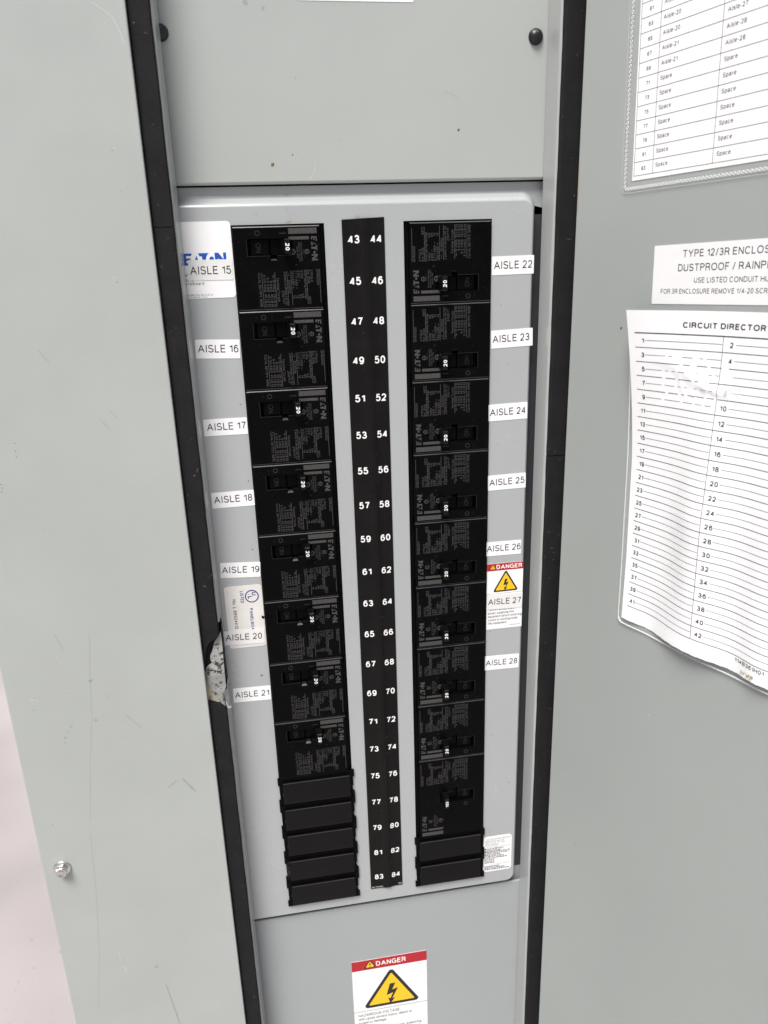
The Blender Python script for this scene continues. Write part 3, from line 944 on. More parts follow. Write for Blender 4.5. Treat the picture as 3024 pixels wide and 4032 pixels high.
def breaker_case(H2, slot_dz, amps):
    """left-hand orientation, local mm; face on y=0, H2 = half height, slot_dz = slot centre from the middle"""
    b = MB()
    XA, XB = -28.3, 26.0
    g = .18
    zt, zb = H2 - g, -H2 + g
    ch = .75
    c = slot_dz
    sx0, sx1, sz0, sz1 = -19.8, 8.4, c - 5.0, c + 5.0
    nx0, nx1, nz0 = -5.8, -1.7, c - 8.0
    xs = [XA + ch, sx0, nx0, nx1, sx1, XB - ch]
    zs = [zb + ch, nz0, sz0, sz1, zt - ch]

    def hole(i, j):
        if j == 2 and 1 <= i <= 3:
            return True
        return j == 1 and i == 2
    for i in range(5):
        for j in range(4):
            if not hole(i, j):
                b.rect(xs[i], xs[i + 1], zs[j], zs[j + 1], 0, 'black')
    # chamfered rim and sides
    rings = [(0, 0), (.22, .12), (.5, .3), (.68, .75), (.75, 8)]
    vs = []
    for off, y in rings:
        vs += [(xs[0] - off, y, zs[0] - off), (xs[-1] + off, y, zs[0] - off), (xs[-1] + off, y, zs[-1] + off), (xs[0] - off, y, zs[-1] + off)]
    b.add(vs, [(4 * (r_ + 1) + i, 4 * (r_ + 1) + (i + 1) % 4, 4 * r_ + (i + 1) % 4, 4 * r_ + i) for r_ in range(4) for i in (1, 3) ] +
          [(4 * 4 + i, 4 * 4 + (i + 1) % 4, 4 * 3 + (i + 1) % 4, 4 * 3 + i) for i in (0, 2)], 'black')
    b.add(vs, [(4 * (r_ + 1) + i, 4 * (r_ + 1) + (i + 1) % 4, 4 * r_ + (i + 1) % 4, 4 * r_ + i) for r_ in range(3) for i in (0, 2)], 'edge')
    # slot walls and floor, notch with a sloped lower wall
    d = 5.5
    loop = [(sx0, sz0), (sx0, sz1), (sx1, sz1), (sx1, sz0), (nx1, sz0), (nx1, nz0), (nx0, nz0), (nx0, sz0)]
    vs = [(x, 0, z) for x, z in loop] + [(x, d, z) for x, z in loop]
    b.add(vs, [(8 + i, 8 + (i + 1) % 8, (i + 1) % 8, i) for i in range(8) if i != 5], 'black')
    b.add([(nx0, 0, nz0), (nx1, 0, nz0), (nx1 - .55, 1.1, nz0 + 1.0), (nx0 + .55, 1.1, nz0 + 1.0), (nx1 - .55, d, nz0 + 1.0), (nx0 + .55, d, nz0 + 1.0)], [(0, 1, 2, 3), (3, 2, 4, 5)], 'emboss')
    b.rect(sx0 - .1, sx1 + .1, nz0, sz1, d, 'hole')
    # paler rim strips along the slot
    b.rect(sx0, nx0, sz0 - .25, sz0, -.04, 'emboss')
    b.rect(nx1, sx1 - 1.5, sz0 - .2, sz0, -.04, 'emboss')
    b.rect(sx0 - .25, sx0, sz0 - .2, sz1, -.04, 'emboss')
    # inner shoulder, a step lower
    b.box(XB - .05, 28.7, 3.2, 8, zb, zt, 'black', .4)
    b.box(XB - .05, 27.6, 1.9, 8, zb + 7, zt - 5, 'black', .4)
    # moulded marks
    b.ring(-13.0, c + 8.4, 1.15, 1.65, -.15, 'emboss', 22, h=.15)
    b.rect(.5, 4.8, c + 7.7, c + 8.2, -.06, 'emboss')
    b.rect(.5, 4.8, c + 8.3, c + 9.0, -.05, 'hole')
    yp = -.07
    t = zt + .18 - 25.4            # lettering near the top edge follows the top
    b.rect(6.2, 23.9, t + 20.3, t + 23.6, yp, 'bar')
    b.rect(6.2, 18.8, t + 16.8, t + 18.7, yp, 'bar')
    logo(b, 20.1, t + 18.5, 14.4, 3.7, yp, 'bar', -90)
    b.ring(17.2, t + 9.6, 1.1, 1.42, yp, 'print', 20)
    b.text('UL', 16.8, t + 10.35, .9, yp, 'print', rot=-90, bold=.02)
    b.text('LISTED', 14.95, t + 10.9, .6, yp, 'print', rot=-90, width=2.8)
    b.text('CIRCUIT BREAKER', 13.2, t + 15.2, .95, yp, 'print', rot=-90, width=11.2)
    b.text('ISSUE NO. AD-4874', 11.9, t + 15.2, .95, yp, 'print', rot=-90, width=11.4)
    b.text('HACR TYPE', 10.6, t + 12.9, .95, yp, 'print', rot=-90, width=7.0)
    b.ring(8.2, t + 9.6, 1.35, 1.8, yp, 'print', 22, R(-200), R(110))
    b.text('SA', 7.6, t + 10.5, 1.2, yp, 'print', rot=-90, bold=.03)
    b.text('LR 43556', 5.7, t + 12, .75, yp, 'print', rot=-90, width=4.6) if amps == 20 else None
    q = zb - .18 + 25.4
    z0 = q - 1.2
    cp = 1.5

    def tx(s_, x, a, wd=None, e=None):
        if e is not None:
            b.text(s_, x, z0 - e, cp, yp, 'print', rot=-90, width=wd, align='R', squeeze=.95)
        else:
            b.text(s_, x, z0 - a, cp, yp, 'print', rot=-90, width=wd, squeeze=.95)

    def rule(x, a, e):
        b.rect(x - .11, x + .11, z0 - e, z0 - a, yp, 'print')
    rule(24.4, -.2, 20.6)
    tx('GHB2020' if amps == 20 else 'GHB2100', 22.4, 0, 9.6)
    tx('2 POLE', 18.5, .2, 7.6)
    tx('In= %dA' % amps, 16.6, .2, 8.4)
    tx('40°C', 16.6, 0, 5, 21.4)
    rule(16.15, .2, 21)
    tx('Interrupting Ratings', 14.45, .2, 17.8)
    tx('Volts', 12.45, .3, 5.1)
    tx('kA', 12.45, 0, 2.6, 17.4)
    tx('240 ~', 10.6, .3, 6.8)
    tx('65', 10.6, 0, 2.3, 17.4)
    tx('277/480 ~', 8.7, .3, 11.4)
    tx('14', 8.7, 0, 2.1, 17.4)
    tx('125/250 =', 6.75, .3, 11)
    tx('14', 6.75, 0, 2.1, 17.4)
    rule(6.2, .2, 21.6)
    tx('~<', 4.25, 1.6, 2)
    tx('50/60Hz', 4.15, 6, 8)
    rule(3.7, .6, 21.8)
    tx('2 poles in series for DC', 1.8, .9, 20.8)
    tx('Terminal Torque', -3.0, 4.4, 14.6)
    rule(-3.85, 1, 22.2)
    for s_, lb, x in (('14-10 AWG', '20 LB IN', -5.6), ('8 AWG', '40 LB IN', -7.45), ('6-4 AWG', '45 LB IN', -9.3), ('3-1/0 AWG', '45 LB IN', -11.25)):
        b.text(s_, x, z0 - 12.8, cp, yp, 'print', rot=-90, align='R', squeeze=.93)
        b.text(lb, x, z0 - 22.0, cp, yp, 'print', rot=-90, width=7.8, align='R')
    rule(-12.0, 1.4, 22.2)
    tx('CU/AL 60/75°C WIRE', -14.4, 1.2, 20.6)
    # dust and rub marks
    for i in range(26):
        blob(b, rnd.uniform(XA + 1, XB - 1), rnd.uniform(zb + 1, zt - 1) if rnd.random() < .5 else rnd.uniform(c - 10, c + 9), rnd.uniform(.05, .2), -.05, 'emboss', rnd.uniform(1, 4), rnd.uniform(0, 180))
        q_ = b.v[-9:]
    return b


def in_hole_clean(b):
    return b


def switch_parts(c, amps, root, tie=False):
    b = MB()                                   # sliding plate in the slot with its raised word
    b.box(-17.6, -6.2, 2.2, 5.4, c - 4.85, c + 4.85, 'black', .4)
    b.box(-5.6, 1.6, 3.4, 5.4, c - 4.85, c + 4.85, 'black', .3)
    b.text('ON', -14.4, c + 2.6, 3.1, 2.12, 'emboss', rot=-90, width=5.6)
    p1 = b.build('switch_plate', parent=root, at=(0, 0, 0), local=True)
    b = MB()                                   # toggle
    f = (3.0, 6.6, c - 4.5, c + 4.5, -8.6)
    base = (1.0, 7.6, c - 4.7, c + 4.7, 4.5)
    ch = .45
    rings = [base, (f[0] - .3, f[1] + .1, f[2], f[3], f[4] + 2.5), (f[0], f[1], f[2], f[3], f[4] + ch), (f[0] + ch, f[1] - ch, f[2] + ch, f[3] - ch, f[4])]
    vs = []
    for a, d, e, g, y in rings:
        vs += [(a, y, e), (d, y, e), (d, y, g), (a, y, g)]
    b.add(vs, [(4 * r_ + i, 4 * r_ + (i + 1) % 4, 4 * r_ + 4 + (i + 1) % 4, 4 * r_ + 4 + i) for r_ in range(3) for i in range(4)] + [(12, 13, 14, 15)], 'toggle')
    # crisp moulded rim on the end face
    b.line([(f[0] + ch, f[3] - ch), (f[1] - ch, f[3] - ch)], .16, f[4] - .03, 'emboss')
    b.text(str(amps), 3.55, c - .15 + (0 if amps == 20 else .3), 2.5, f[4] - .06, 'white', rot=-90, width=4.3 if amps == 20 else 5.2, align='C', bold=.03)
    p2 = b.build('toggle', parent=root, at=(0, 0, 0), local=True)
    return p1, p2


YB = .6
XL, XR = -47.4, 61.6
TOPZ = 9.3
RWORDS = [('AISLE 15', 'the white maker label at the top of its column'), ('AISLE 16', ''), ('AISLE 17', ''), ('AISLE 18', ''), ('AISLE 19', ''), ('AISLE 20', ''), ('AISLE 21', '')]

proto = empty('circuit_breaker', (XL, YB, TOPZ - 25.4))
case_mesh = breaker_case(25.4, 12.8, 20).build('case', parent=proto, at=(0, 0, 0), local=True)
switch_parts(12.8, 20, proto)


def date_code(txt, root, q=0):
    b = MB()
    b.text(txt, -.1, q - 1.2 - 20.6, 1.5, -.07, 'print', rot=-90, width=8.2, align='R')
    o = b.build('date_code', parent=root, at=(0, 0, 0), local=True)
    o['label'] = 'printed date code ' + txt
    return o


def copy_tree(root):
    r = root.copy()
    COL.objects.link(r)
    for ch in list(root.children):
        c_ = ch.copy()
        COL.objects.link(c_)
        c_.parent = r
    return r


LD = ['230111T', '230111T', '230111T', '210820T', '230112T', '250324T', '230111T', '210910T']
RD = ['230111T', '240827T', '230111T', '230111T', '240827T', '230111T', '210913T', '210910T']
LL = ['black 20 amp breaker topmost in the left column, beside the AISLE 15 label',
      'black 20 amp breaker beside the AISLE 16 label, second in the left column',
      'black 20 amp breaker beside the AISLE 17 label, third in the left column',
      'black 20 amp breaker beside the AISLE 18 label, fourth in the left column',
      'black 20 amp breaker beside the AISLE 19 label, fifth in the left column',
      'black 20 amp breaker beside the AISLE 20 label, sixth in the left column',
      'black 20 amp breaker beside the AISLE 21 label, seventh in the left column',
      'black 20 amp breaker without an aisle label, just above the five blank filler plates']
RL = ['black 20 amp breaker topmost in the right column, beside the AISLE 22 label',
      'black 20 amp breaker beside the AISLE 23 label, second in the right column',
      'black 20 amp breaker beside the AISLE 24 label, third in the right column',
      'black 20 amp breaker beside the AISLE 25 label, fourth in the right column',
      'black 20 amp breaker beside the AISLE 26 label, fifth in the right column',
      'black 20 amp breaker beside the AISLE 27 label and small danger sticker',
      'black 20 amp breaker beside the AISLE 28 label, seventh in the right column',
      'black 20 amp breaker without an aisle label, just above the taller 100 amp breaker']
GB = 'twenty amp breakers in two columns'
copies = [copy_tree(proto) for i in range(15)]
roots = [proto] + copies
for i, r_ in enumerate(roots):
    k = i % 8
    left = i < 8
    r_.location = W(XL if left else XR, YB + rnd.uniform(-.15, .15), TOPZ - 25.4 - 50.8 * k)
    r_.rotation_euler = (0, 0 if left else math.pi, 0)
    tag(r_, (LL if left else RL)[k], 'circuit breaker', GB)
    date_code((LD if left else RD)[k], r_)

big = tag(empty('circuit_breaker', (XR, YB, TOPZ - 406.4 - 38.1), (0, math.pi, 0)),
          'taller black breaker marked 100 at the bottom of the right column, above two blank plates', 'circuit breaker')
breaker_case(38.1, 0, 100).build('case', parent=big, at=(0, 0, 0), local=True)
switch_parts(0, 100, big)
date_code('210910T', big, -12.7)

# ------------------------------------------------------------------ blank filler plates
fp = MB()
hw, hh = 30.2, 12.55
edge = []
side = [(-hh, 0), (-7.6, 0), (-7.6, 1.3), (-5.4, 1.3), (-5.4, 2.3), (-1.8, 2.3), (-1.8, 1.0), (6.5, 1.0), (6.5, 0), (hh, 0)]
for z, i_ in side:
    edge.append((hw - i_, z))
for z, i_ in reversed(side):
    edge.append((-hw + i_, z))
fp.poly(edge, 1.2, 'black')
n_ = len(edge)
fp.add([(x, 1.2, z) for x, z in edge] + [(x, 4, z) for x, z in edge], [(n_ + i, n_ + (i + 1) % n_, (i + 1) % n_, i) for i in range(n_)], 'black')
fp.box(-26.6, 27.0, -.9, 1.3, -10.3, 9.6, 'black_gloss', .8)
fp.add([(-25.7, -.93, 8.76), (26.1, -.93, 8.76), (26.4, -.72, 9.34), (-26.0, -.72, 9.34)], [(0, 1, 2, 3)], 'edge')  # pale strip laid on as the upper rim's highlight
fp.box(-28.8, 28.8, .8, 1.3, -11.9, -11.2, 'black')
GF = 'blank filler plates closing unused breaker spaces'
LF = ['blank black filler plate directly under the left column breakers, beside number 75',
      'blank black filler plate in the left column, beside number 77',
      'blank black filler plate in the left column, beside number 79',
      'blank black filler plate with grey scuffed edges, beside number 81 in the left column',
      'lowest blank black filler plate in the left column, beside number 83',
      'blank black filler plate directly under the 100 amp breaker, beside number 82',
      'lowest blank black filler plate in the right column, beside number 84']
fp0 = None
for i in range(7):
    x = XL + .2 if i < 5 else XR - .2
    z = TOPZ - 16 * 25.4 - 12.7 - 25.4 * i if i < 5 else TOPZ - 19 * 25.4 - 12.7 - 25.4 * (i - 5)
    if fp0 is None:
        o = fp0 = fp.build('filler_plate', at=(x, 0, z), local=True)
    elif i == 3:
        for j in range(60):
            u = rnd.random()
            if u < .4:
                blob(fp, -27.6 + rnd.gauss(0, .5), rnd.uniform(-10, 9), rnd.uniform(.15, .5), 1.14, 'bar', 1.5, 90)
            elif u < .8:
                blob(fp, rnd.uniform(-26, 22), -10.8 + rnd.gauss(0, .25), rnd.uniform(.15, .4), 1.12, 'bar', 2, 0)
            else:
                blob(fp, rnd.choice((27.6, 1.0, -10)) + rnd.gauss(0, .4), rnd.uniform(-8, 6), rnd.uniform(.1, .4), -.96 if rnd.random() < .5 else 1.1, 'emboss', 2, 80)
        o = fp.build('filler_plate', at=(x, 0, z), local=True)
    else:
        o = fp0.copy()
        COL.objects.link(o)
        o.location = W(x, 0, z)
    o.rotation_euler = (0, 0 if i < 5 else math.pi, 0) if False else (0, 0, 0)
    tag(o, LF[i], 'filler plate', GF)

# ------------------------------------------------------------------ stickers on the breaker panel
YS = YP - .2


def sheet(b, pts, y, k, th=.2):
    b.poly(pts, y, k)
    n = len(pts)
    b.add([(x, y, z) for x, z in pts] + [(x, y + th, z) for x, z in pts], [(n + i, n + (i + 1) % n, (i + 1) % n, i) for i in range(n)], k)


# maker's label
b = MB()
sheet(b, rrect(-116, -76.3, -32.6, 12.7, 2.4), YS, 'sticker')
logo(b, -106.4, -12.7, 26.0, 7.1, YS - .05, 'blue')
b.text('Pow-R-Line', -113.2, -19.4, 2.6, YS - .05, 'ink', fit=('w-R-Line', 17.4))
b.text('PRL1a', -108.4, -22.3, 1.7, YS - .05, 'ink', squeeze=.95)
b.text('Panelboard', -108.6, -24.4, 1.75, YS - .05, 'ink', fit=('anelboard', 11.4))
b.text('ASSEMBLED IN U.S.A', -110.4, -31.0, 1.05, YS - .05, 'inkgrey', width=19.6)
b.text('1HOP046H01  R11', -109.4, -32.2, .8, YS - .05, 'inkgrey', width=15)
tag(b.build('maker_label', at=(-96, YP, -32.6)), 'large white label with blue block lettering, half under the AISLE 15 tape', 'label')

# listing label
b = MB()
base = (-89.6, YP, -279)
sheet(b, rrect(-103.2, -76.6, -280, -230.8, 2.2), YS, 'stickerold')
b.ring(-84.0, -239.6, 4.15, 4.95, YS - .05, 'navy', 36)
b.text('U', -84.0, -236.5, 3.0, YS - .05, 'navy', rot=-90, bold=.03)
b.text('L', -86.9, -239.4, 3.2, YS - .05, 'navy', rot=-90, bold=.03)
b.text('®', -86.6, -237.6, 1.2, YS - .05, 'navy', rot=-90)
b.text('LISTED', -92.2, -234.9, 2.4, YS - .05, 'navy', rot=-90, width=9.3, bold=.025)
b.text('PANELBOARD', -86.4, -249.0, 2.2, YS - .05, 'navy', rot=-90, fit=('PANELBOA', 17.6), bold=.022)
b.text('No. L 88924412', -98.0, -240.9, 2.4, YS - .05, 'ink', rot=-90, width=23.4, bold=.008)
blob(b, -77.4, -257, 1.3, YS - .06, 'hole', 1.3, 80)
for i in range(5):
    blob(b, -77.4 + rnd.gauss(0, .6), -257 + rnd.gauss(0, 1), .45, YS - .07, 'hole')
tag(b.build('listing_label', at=base, rot=(0, R(.0), 0)), 'worn white label with a blue ringed mark and sideways text, above the AISLE 20 tape', 'label')


# small danger sticker and its big brother
def danger(b, x0, x1, z1, z0, y, hdr, tri, line_z, ext=None):
    k = (x1 - x0) / 28.2
    b.rect(x0, x1, z1 - hdr, z1, y - .05, 'red')
    cx, zc = x0 + (x1 - x0) * (.16 if hdr < 8 else .24), z1 - hdr / 2
    ht = hdr * .33
    b.poly(rtri((cx - ht, zc - ht * .75), (cx + ht, zc - ht * .75), (cx, zc + ht * .9), hdr * .11), y - .08, 'ink')
    b.poly(rtri((cx - ht * .85, zc - ht * .65), (cx + ht * .85, zc - ht * .65), (cx, zc + ht * .75), hdr * .045), y - .11, 'yellow')
    b.rect(cx - hdr * .045, cx + hdr * .045, zc - ht * .25, zc + ht * .45, y - .14, 'ink')
    b.rect(cx - hdr * .045, cx + hdr * .045, zc - ht * .62, zc - ht * .38, y - .14, 'ink')
    a, c_, d = tri
    r0 = 1.15 * k
    cen = ((a[0] + c_[0] + d[0]) / 3, (a[1] + c_[1] + d[1]) / 3)
    ins = lambda q, f: (cen[0] + (q[0] - cen[0]) * f, cen[1] + (q[1] - cen[1]) * f)
    b.poly(rtri(ins(a, .88), ins(c_, .88), ins(d, .88), r0), y - .05, 'ink')
    b.poly(rtri(ins(a, .80), ins(c_, .80), ins(d, .80), .35 * k), y - .08, 'yellow')
    s = (a[1] - c_[1]) / 16.4
    bolt = [(-.6, 3.9), (1.5, 4.0), (.2, .9), (2.4, 1.6), (.2, -3.2), (1.3, -2.9), (-.6, -5.6), (-1.4, -2.7), (-.5, -3.1), (.5, -.5), (-1.9, -1.4)]
    b.poly([(cen[0] + p[0] * s, cen[1] + p[1] * s + .3 * s) for p in bolt], y - .11, 'ink')
    b.rect(x0, x1, line_z - .09 * k, line_z + .09 * k, y - .05, 'inkgrey')


b = MB()
x0, x1 = 90.9, 119.2
sheet(b, [(x0, -286.6), (x1, -286.6), (x1, -232.1), (x0, -232.1)], YS, 'sticker')
danger(b, x0, x1, -232.1, -286.6, YS, 5.8, ((105.7, -238.6), (96.4, -255.0), (115.0, -254.8)), -256.8)
b.text('DANGER', 98.2, -236.7, 3.5, YS - .09, 'white', width=20, bold=.025)
b.text('HAZARDOUS VOLTAGE', 92.2, -259.6, 1.9, YS - .05, 'inkgrey', width=24.6)
b.text('Will cause severe', 92.2, -262.2, 1.8, YS - .05, 'inkgrey', width=20)
b.text('injury or death.', 92.2, -264.8, 1.8, YS - .05, 'inkgrey', width=18)
for i, (t_, wd) in enumerate((('Turn off all sources of', 21.6), ('power supplying this', 20.4), ('equipment before removing', 26.6), ('covers or working inside', 23.6), ('this equipment.', 15.4))):
    b.text(t_, 92.2, -271.0 - i * 2.85, 1.9, YS - .05, 'ink', width=wd, bold=.014)
b.text('36PP914H01  R0', 109.4, -284.6, .8, YS - .05, 'ink', width=8.8)
tag(b.build('danger_sticker', at=(105, YP, -286.6)), 'small red, white and yellow danger sticker beside the right column, half covered by AISLE 27', 'warning sticker')

b = MB()
x0, x1 = -27.2, 40.8
yl = YU - .2
sheet(b, [(x0, -735), (x1, -735), (x1, -603.0), (x0, -603.0)], yl, 'sticker')
danger(b, x0, x1, -603.0, -735, yl, 11.3, ((8.0, -618.0), (-17.0, -659.2), (32.6, -659.2)), -663.4)
b.text('DANGER', -5.4, -611.4, 5.4, yl - .09, 'white', width=27, bold=.025)
b.text('HAZARDOUS VOLTAGE', -23.4, -669.6, 3.3, yl - .05, 'ink', width=38, bold=.012)
b.text('Will cause severe injury, death or', -23.4, -674.2, 3.1, yl - .05, 'ink', width=49.6, bold=.012)
b.text('property damage.', -23.4, -678.8, 3.1, yl - .05, 'ink', width=26, bold=.012)
b.text('Turn off all sources of power supplying', -23.4, -688.6, 3.1, yl - .05, 'ink', width=58, bold=.012)
b.text('this equipment before removing covers', -23.4, -693.2, 3.1, yl - .05, 'ink', width=57, bold=.012)
tag(b.build('danger_sticker', at=(6.8, YU, -735)), 'large red, white and yellow danger sticker alone on the lower grey plate', 'warning sticker')

# branch breaker list
b = MB()
sheet(b, rrect(91.4, 116.4, -521.3, -484.1, 3.0), YS, 'sticker')
y_ = YS - .05
for i, (t_, wd) in enumerate((('THE  FOLLOWING  BRANCH', 22.0), ('BREAKERS  MAY  BE', 16.6), ('INSTALLED  IN  THIS', 17.0), ('PANELBOARD:', 11.5))):
    b.text(t_, 93.0, -487.6 - i * 2.1, 1.35, y_, 'inkgrey', width=wd)
b.rect(93, 115.2, -495.4, -495.2, y_, 'inkgrey')
for i in range(10):
    x = 92.3
    end = rnd.uniform(106, 113.5) if i < 7 else rnd.uniform(98, 104)
    while x < end:
        wd = rnd.uniform(.6, 2.0)
        z = -497.4 - i * 1.62
        b.rect(x, x + wd, z, z + rnd.uniform(.75, 1.15), y_, 'inkgrey')
        x += wd + rnd.uniform(.25, .7)
b.rect(98, 115.2, -513.9, -513.7, y_, 'inkgrey')
for i in range(3):
    x = 92.3
    while x < (104, 110, 114)[i]:
        wd = rnd.uniform(.6, 2.0)
        z = -516.2 - i * 1.6
        b.rect(x, x + wd, z, z + .95, y_, 'inkgrey')
        x += wd + rnd.uniform(.25, .6)
tag(b.build('breaker_list_label', at=(104, YP, -521.3)), 'small white rounded label of fine grey text beside the lowest right filler plates', 'label')

# aisle tapes: x0, x1, top z at left, height, tilt, lettering start, lettering width
TP = [('15', -104.0, -77.2, -9.4, 12.2, -.6, .8, 25.0), ('16', -104.8, -76.7, -57.7, 12.0, -2.6, 1.5, 25.6), ('17', -105.2, -76.5, -109.6, 11.3, -.4, 2.2, 25.4),
      ('18', -105.0, -76.2, -160.4, 11.2, .2, 1.6, 25.8), ('19', -103.8, -75.9, -212.1, 11.4, -3.4, 1.1, 26.0), ('20', -108.6, -77.3, -265.0, 11.5, -2.2, 3.3, 26.2),
      ('21', -104.2, -76.4, -313.1, 11.9, -1.6, 1.3, 25.2),
      ('22', 91.2, 120.2, -13.2, 11.8, .4, 1.4, 26.4), ('23', 91.3, 120.8, -61.0, 12.0, 1.6, 1.0, 26.2), ('24', 90.3, 118.6, -111.6, 11.8, 1.0, 1.0, 26.0),
      ('25', 90.6, 119.0, -163.2, 11.3, .9, 1.0, 26.4), ('26', 89.9, 117.1, -214.5, 11.1, -.4, .6, 26.2), ('27', 91.0, 119.3, -257.1, 12.4, -1.4, 1.2, 26.0), ('28', 90.1, 118.0, -309.8, 12.3, -1.2, 1.0, 25.6)]
NB = {'15': 'stuck over the white maker label', '20': 'stuck over the worn listing label', '27': 'stuck over the small danger sticker'}
for n, xa, xb, zt, h, tilt, s0, wd in TP:
    b = MB()
    y_ = YS - (.28 if n in NB else .0)
    L = xb - xa
    sheet(b, rrect(0, L, -h, 0, .4, 2), 0, 'tape' if n in NB else 'sticker')
    b.text('AISLE ' + n, s0, -h * .68 - (.4 if n == '15' else 0), 4.9, -.05, 'ink', width=wd, bold=.006)
    o = b.build('aisle_label', at=(xa, y_, zt), rot=(0, R(-tilt), 0), local=True)
    side = 'left' if int(n) < 22 else 'right'
    tag(o, 'white tape label reading AISLE %s %s' % (n, NB.get(n, 'on the grey panel %s of its breaker' % side)), 'label', 'white aisle number labels')

# top sticker, mostly out of the picture
b = MB()
sheet(b, rrect(-26.8, 42, 131.6, 180, 1), yl, 'sticker')
tag(b.build('top_sticker', at=(7, YU, 131.6)), 'white sticker at the very top of the upper grey plate, only its lower edge seen', 'sticker')

# ================================================================== door, swung open on the right
HX, HY = 136.2, -26.0
DA = R(-70)
door = empty('enclosure_door', (HX, HY, -1030), (0, 0, DA))
tag(door, 'open grey steel door on the right carrying paper circuit lists on its inside', 'door')
b = MB()
b.box(0, 430, 0, 20, 0, 1430, 'door', .8)
y_ = -.05


def dm(x, z):
    return x, z + 1030


for x, z, r_, k in ((31.5, -443.8, .8, 'scuff'), (31.8, -448.2, .8, 'scuff'), (6.1, -503.9, .8, 'scuff'), (44.3, -217.4, .5, 'scuff'), (64.0, -280.9, .4, 'scratch'), (43.6, -56, .7, 'dirt'), (18, -150, .4, 'scuff'), (30, -300, .5, 'scuff'), (90, -300, .5, 'scratch')):
    p_ = dm(x, z)
    blob(b, p_[0], p_[1], r_, y_, k, 1.8, 70)
b.line([dm(1.0, 40), dm(1.1, 12)], .5, y_, 'tan')
for i in range(12):
    p_ = dm(.8 + rnd.random() * .6, rnd.choice((rnd.uniform(-320, -250), rnd.uniform(0, 60))))
    blob(b, p_[0], p_[1], rnd.uniform(.2, .5), y_, rnd.choice(('rust', 'scratch', 'dirt')), 1.6, 90)
for i in range(60):
    p_ = dm(rnd.uniform(3, 150), rnd.uniform(-600, 120))
    blob(b, p_[0], p_[1], rnd.uniform(.08, .25), y_, rnd.choice(('scuff', 'scratch')), rnd.uniform(1, 2.5), rnd.uniform(0, 180))
b.build('door_sheet', parent=door, at=(0, 0, 0), local=True)


def on_door(u, z, tilt=1.5, off=0):
    q = Matrix.Rotation(DA, 3, 'Z') @ Vector((u, -off, 0))
    return (HX + q.x, HY + q.y, z), (0, R(-tilt), DA)


# enclosure type sticker
at, rot = on_door(65.6, -41.0, 1.7)
b = MB()
sheet(b, rrect(0, 112, 0, 31.4, .3, 2), -.21, 'sticker')
for t_, x, z, cap, fit in (('TYPE 12/3R ENCLOSURE', 19.8, 24.6, 3.7, ('TYPE 12/3R ENCLO', 48.2)), ('DUSTPROOF / RAINPROOF', 17.2, 17.3, 3.8, ('DUSTPROOF / RAIN', 49.6)),
                           ('USE LISTED CONDUIT HUBS', 28.2, 11.2, 2.75, ('USE LISTED CONDUIT H', 41.8)), ('FOR 3R ENCLOSURE REMOVE 1/4-20 SCREWS', 6.2, 5.6, 2.6, ('FOR 3R ENCLOSURE REMOVE 1/4-20 SCR', 66.0))):
    b.text(t_, x, z, cap, -.26, 'inkgrey', fit=fit, bold=.008)
o = b.build('enclosure_type_sticker', at=at, rot=rot, local=True)
tag(o, 'plain white sticker of grey capitals on the door, above the wavy circuit directory', 'sticker')

# upper circuit list in a clear sleeve
at, rot = on_door(44.6, 25.6, 1.5)
slv = tag(empty('circuit_list', at, rot), 'printed circuit list in a clear plastic sleeve at the top of the door', 'document')
b = MB()
sheet(b, [(0, 0), (106, 0), (106, 190), (0, 190)], -.3, 'paper', .15)
yk = -.36
xs_ = [1.2, 14.6, 53.4, 66.8, 105]
nrow = 24
zr = [2.4 + 7.05 * i for i in range(nrow + 1)]
for x in xs_[:3] + xs_[3:]:
    if x == 66.8:
        continue
    b.rect(x - .14, x + .14, zr[0], zr[-1], yk, 'inkgrey')
for z in zr:
    b.rect(xs_[0], xs_[-1], z - .14, z + .14, yk, 'inkgrey')
c1 = ['Space'] * 5 + ['Spare', 'Spare', 'Aisle-21', 'Aisle-21', 'Aisle-20', 'Aisle-20', 'Aisle-19', 'Aisle-19', 'Aisle-18', 'Aisle-18', 'Aisle-17', 'Aisle-17']
c2 = ['Space'] * 5 + ['Spare', 'Spare', 'Aisle-28', 'Aisle-28', 'Aisle-27', 'Aisle-27', 'Aisle-26', 'Aisle-26', 'Aisle-25', 'Aisle-25', 'Aisle-24', 'Aisle-24']
for i in range(17):
    z = zr[i]
    b.text(str(83 - 2 * i), 7.9, z + 2.5, 1.95, yk, 'ink', align='C', bold=.014)
    b.text(c1[i], 16.4, z + 3.0, 2.1, yk, 'ink', squeeze=.95, bold=.008)
    b.text(c2[i], 55.6, z + 3.0, 2.1, yk, 'ink', squeeze=.95, bold=.008)
b.build('list_sheet', parent=slv, at=(0, 0, 0), local=True)
b = MB()
sl = rrect(-7.2, 112, -6.2, 196, 4.5, 6)
b.poly(sl, -.75, 'film')
sl2 = sl + [sl[0]]
for (a, c_), (d, e_) in zip(sl2, sl2[1:]):
    L = math.hypot(d - a, e_ - c_)
    if L > 0:
        b.line([(a, c_), (d, e_)], .35, -.82, 'bead')
b.build('clear_sleeve', parent=slv, at=(0, 0, 0), local=True)
b = MB()
p_ = 2.36


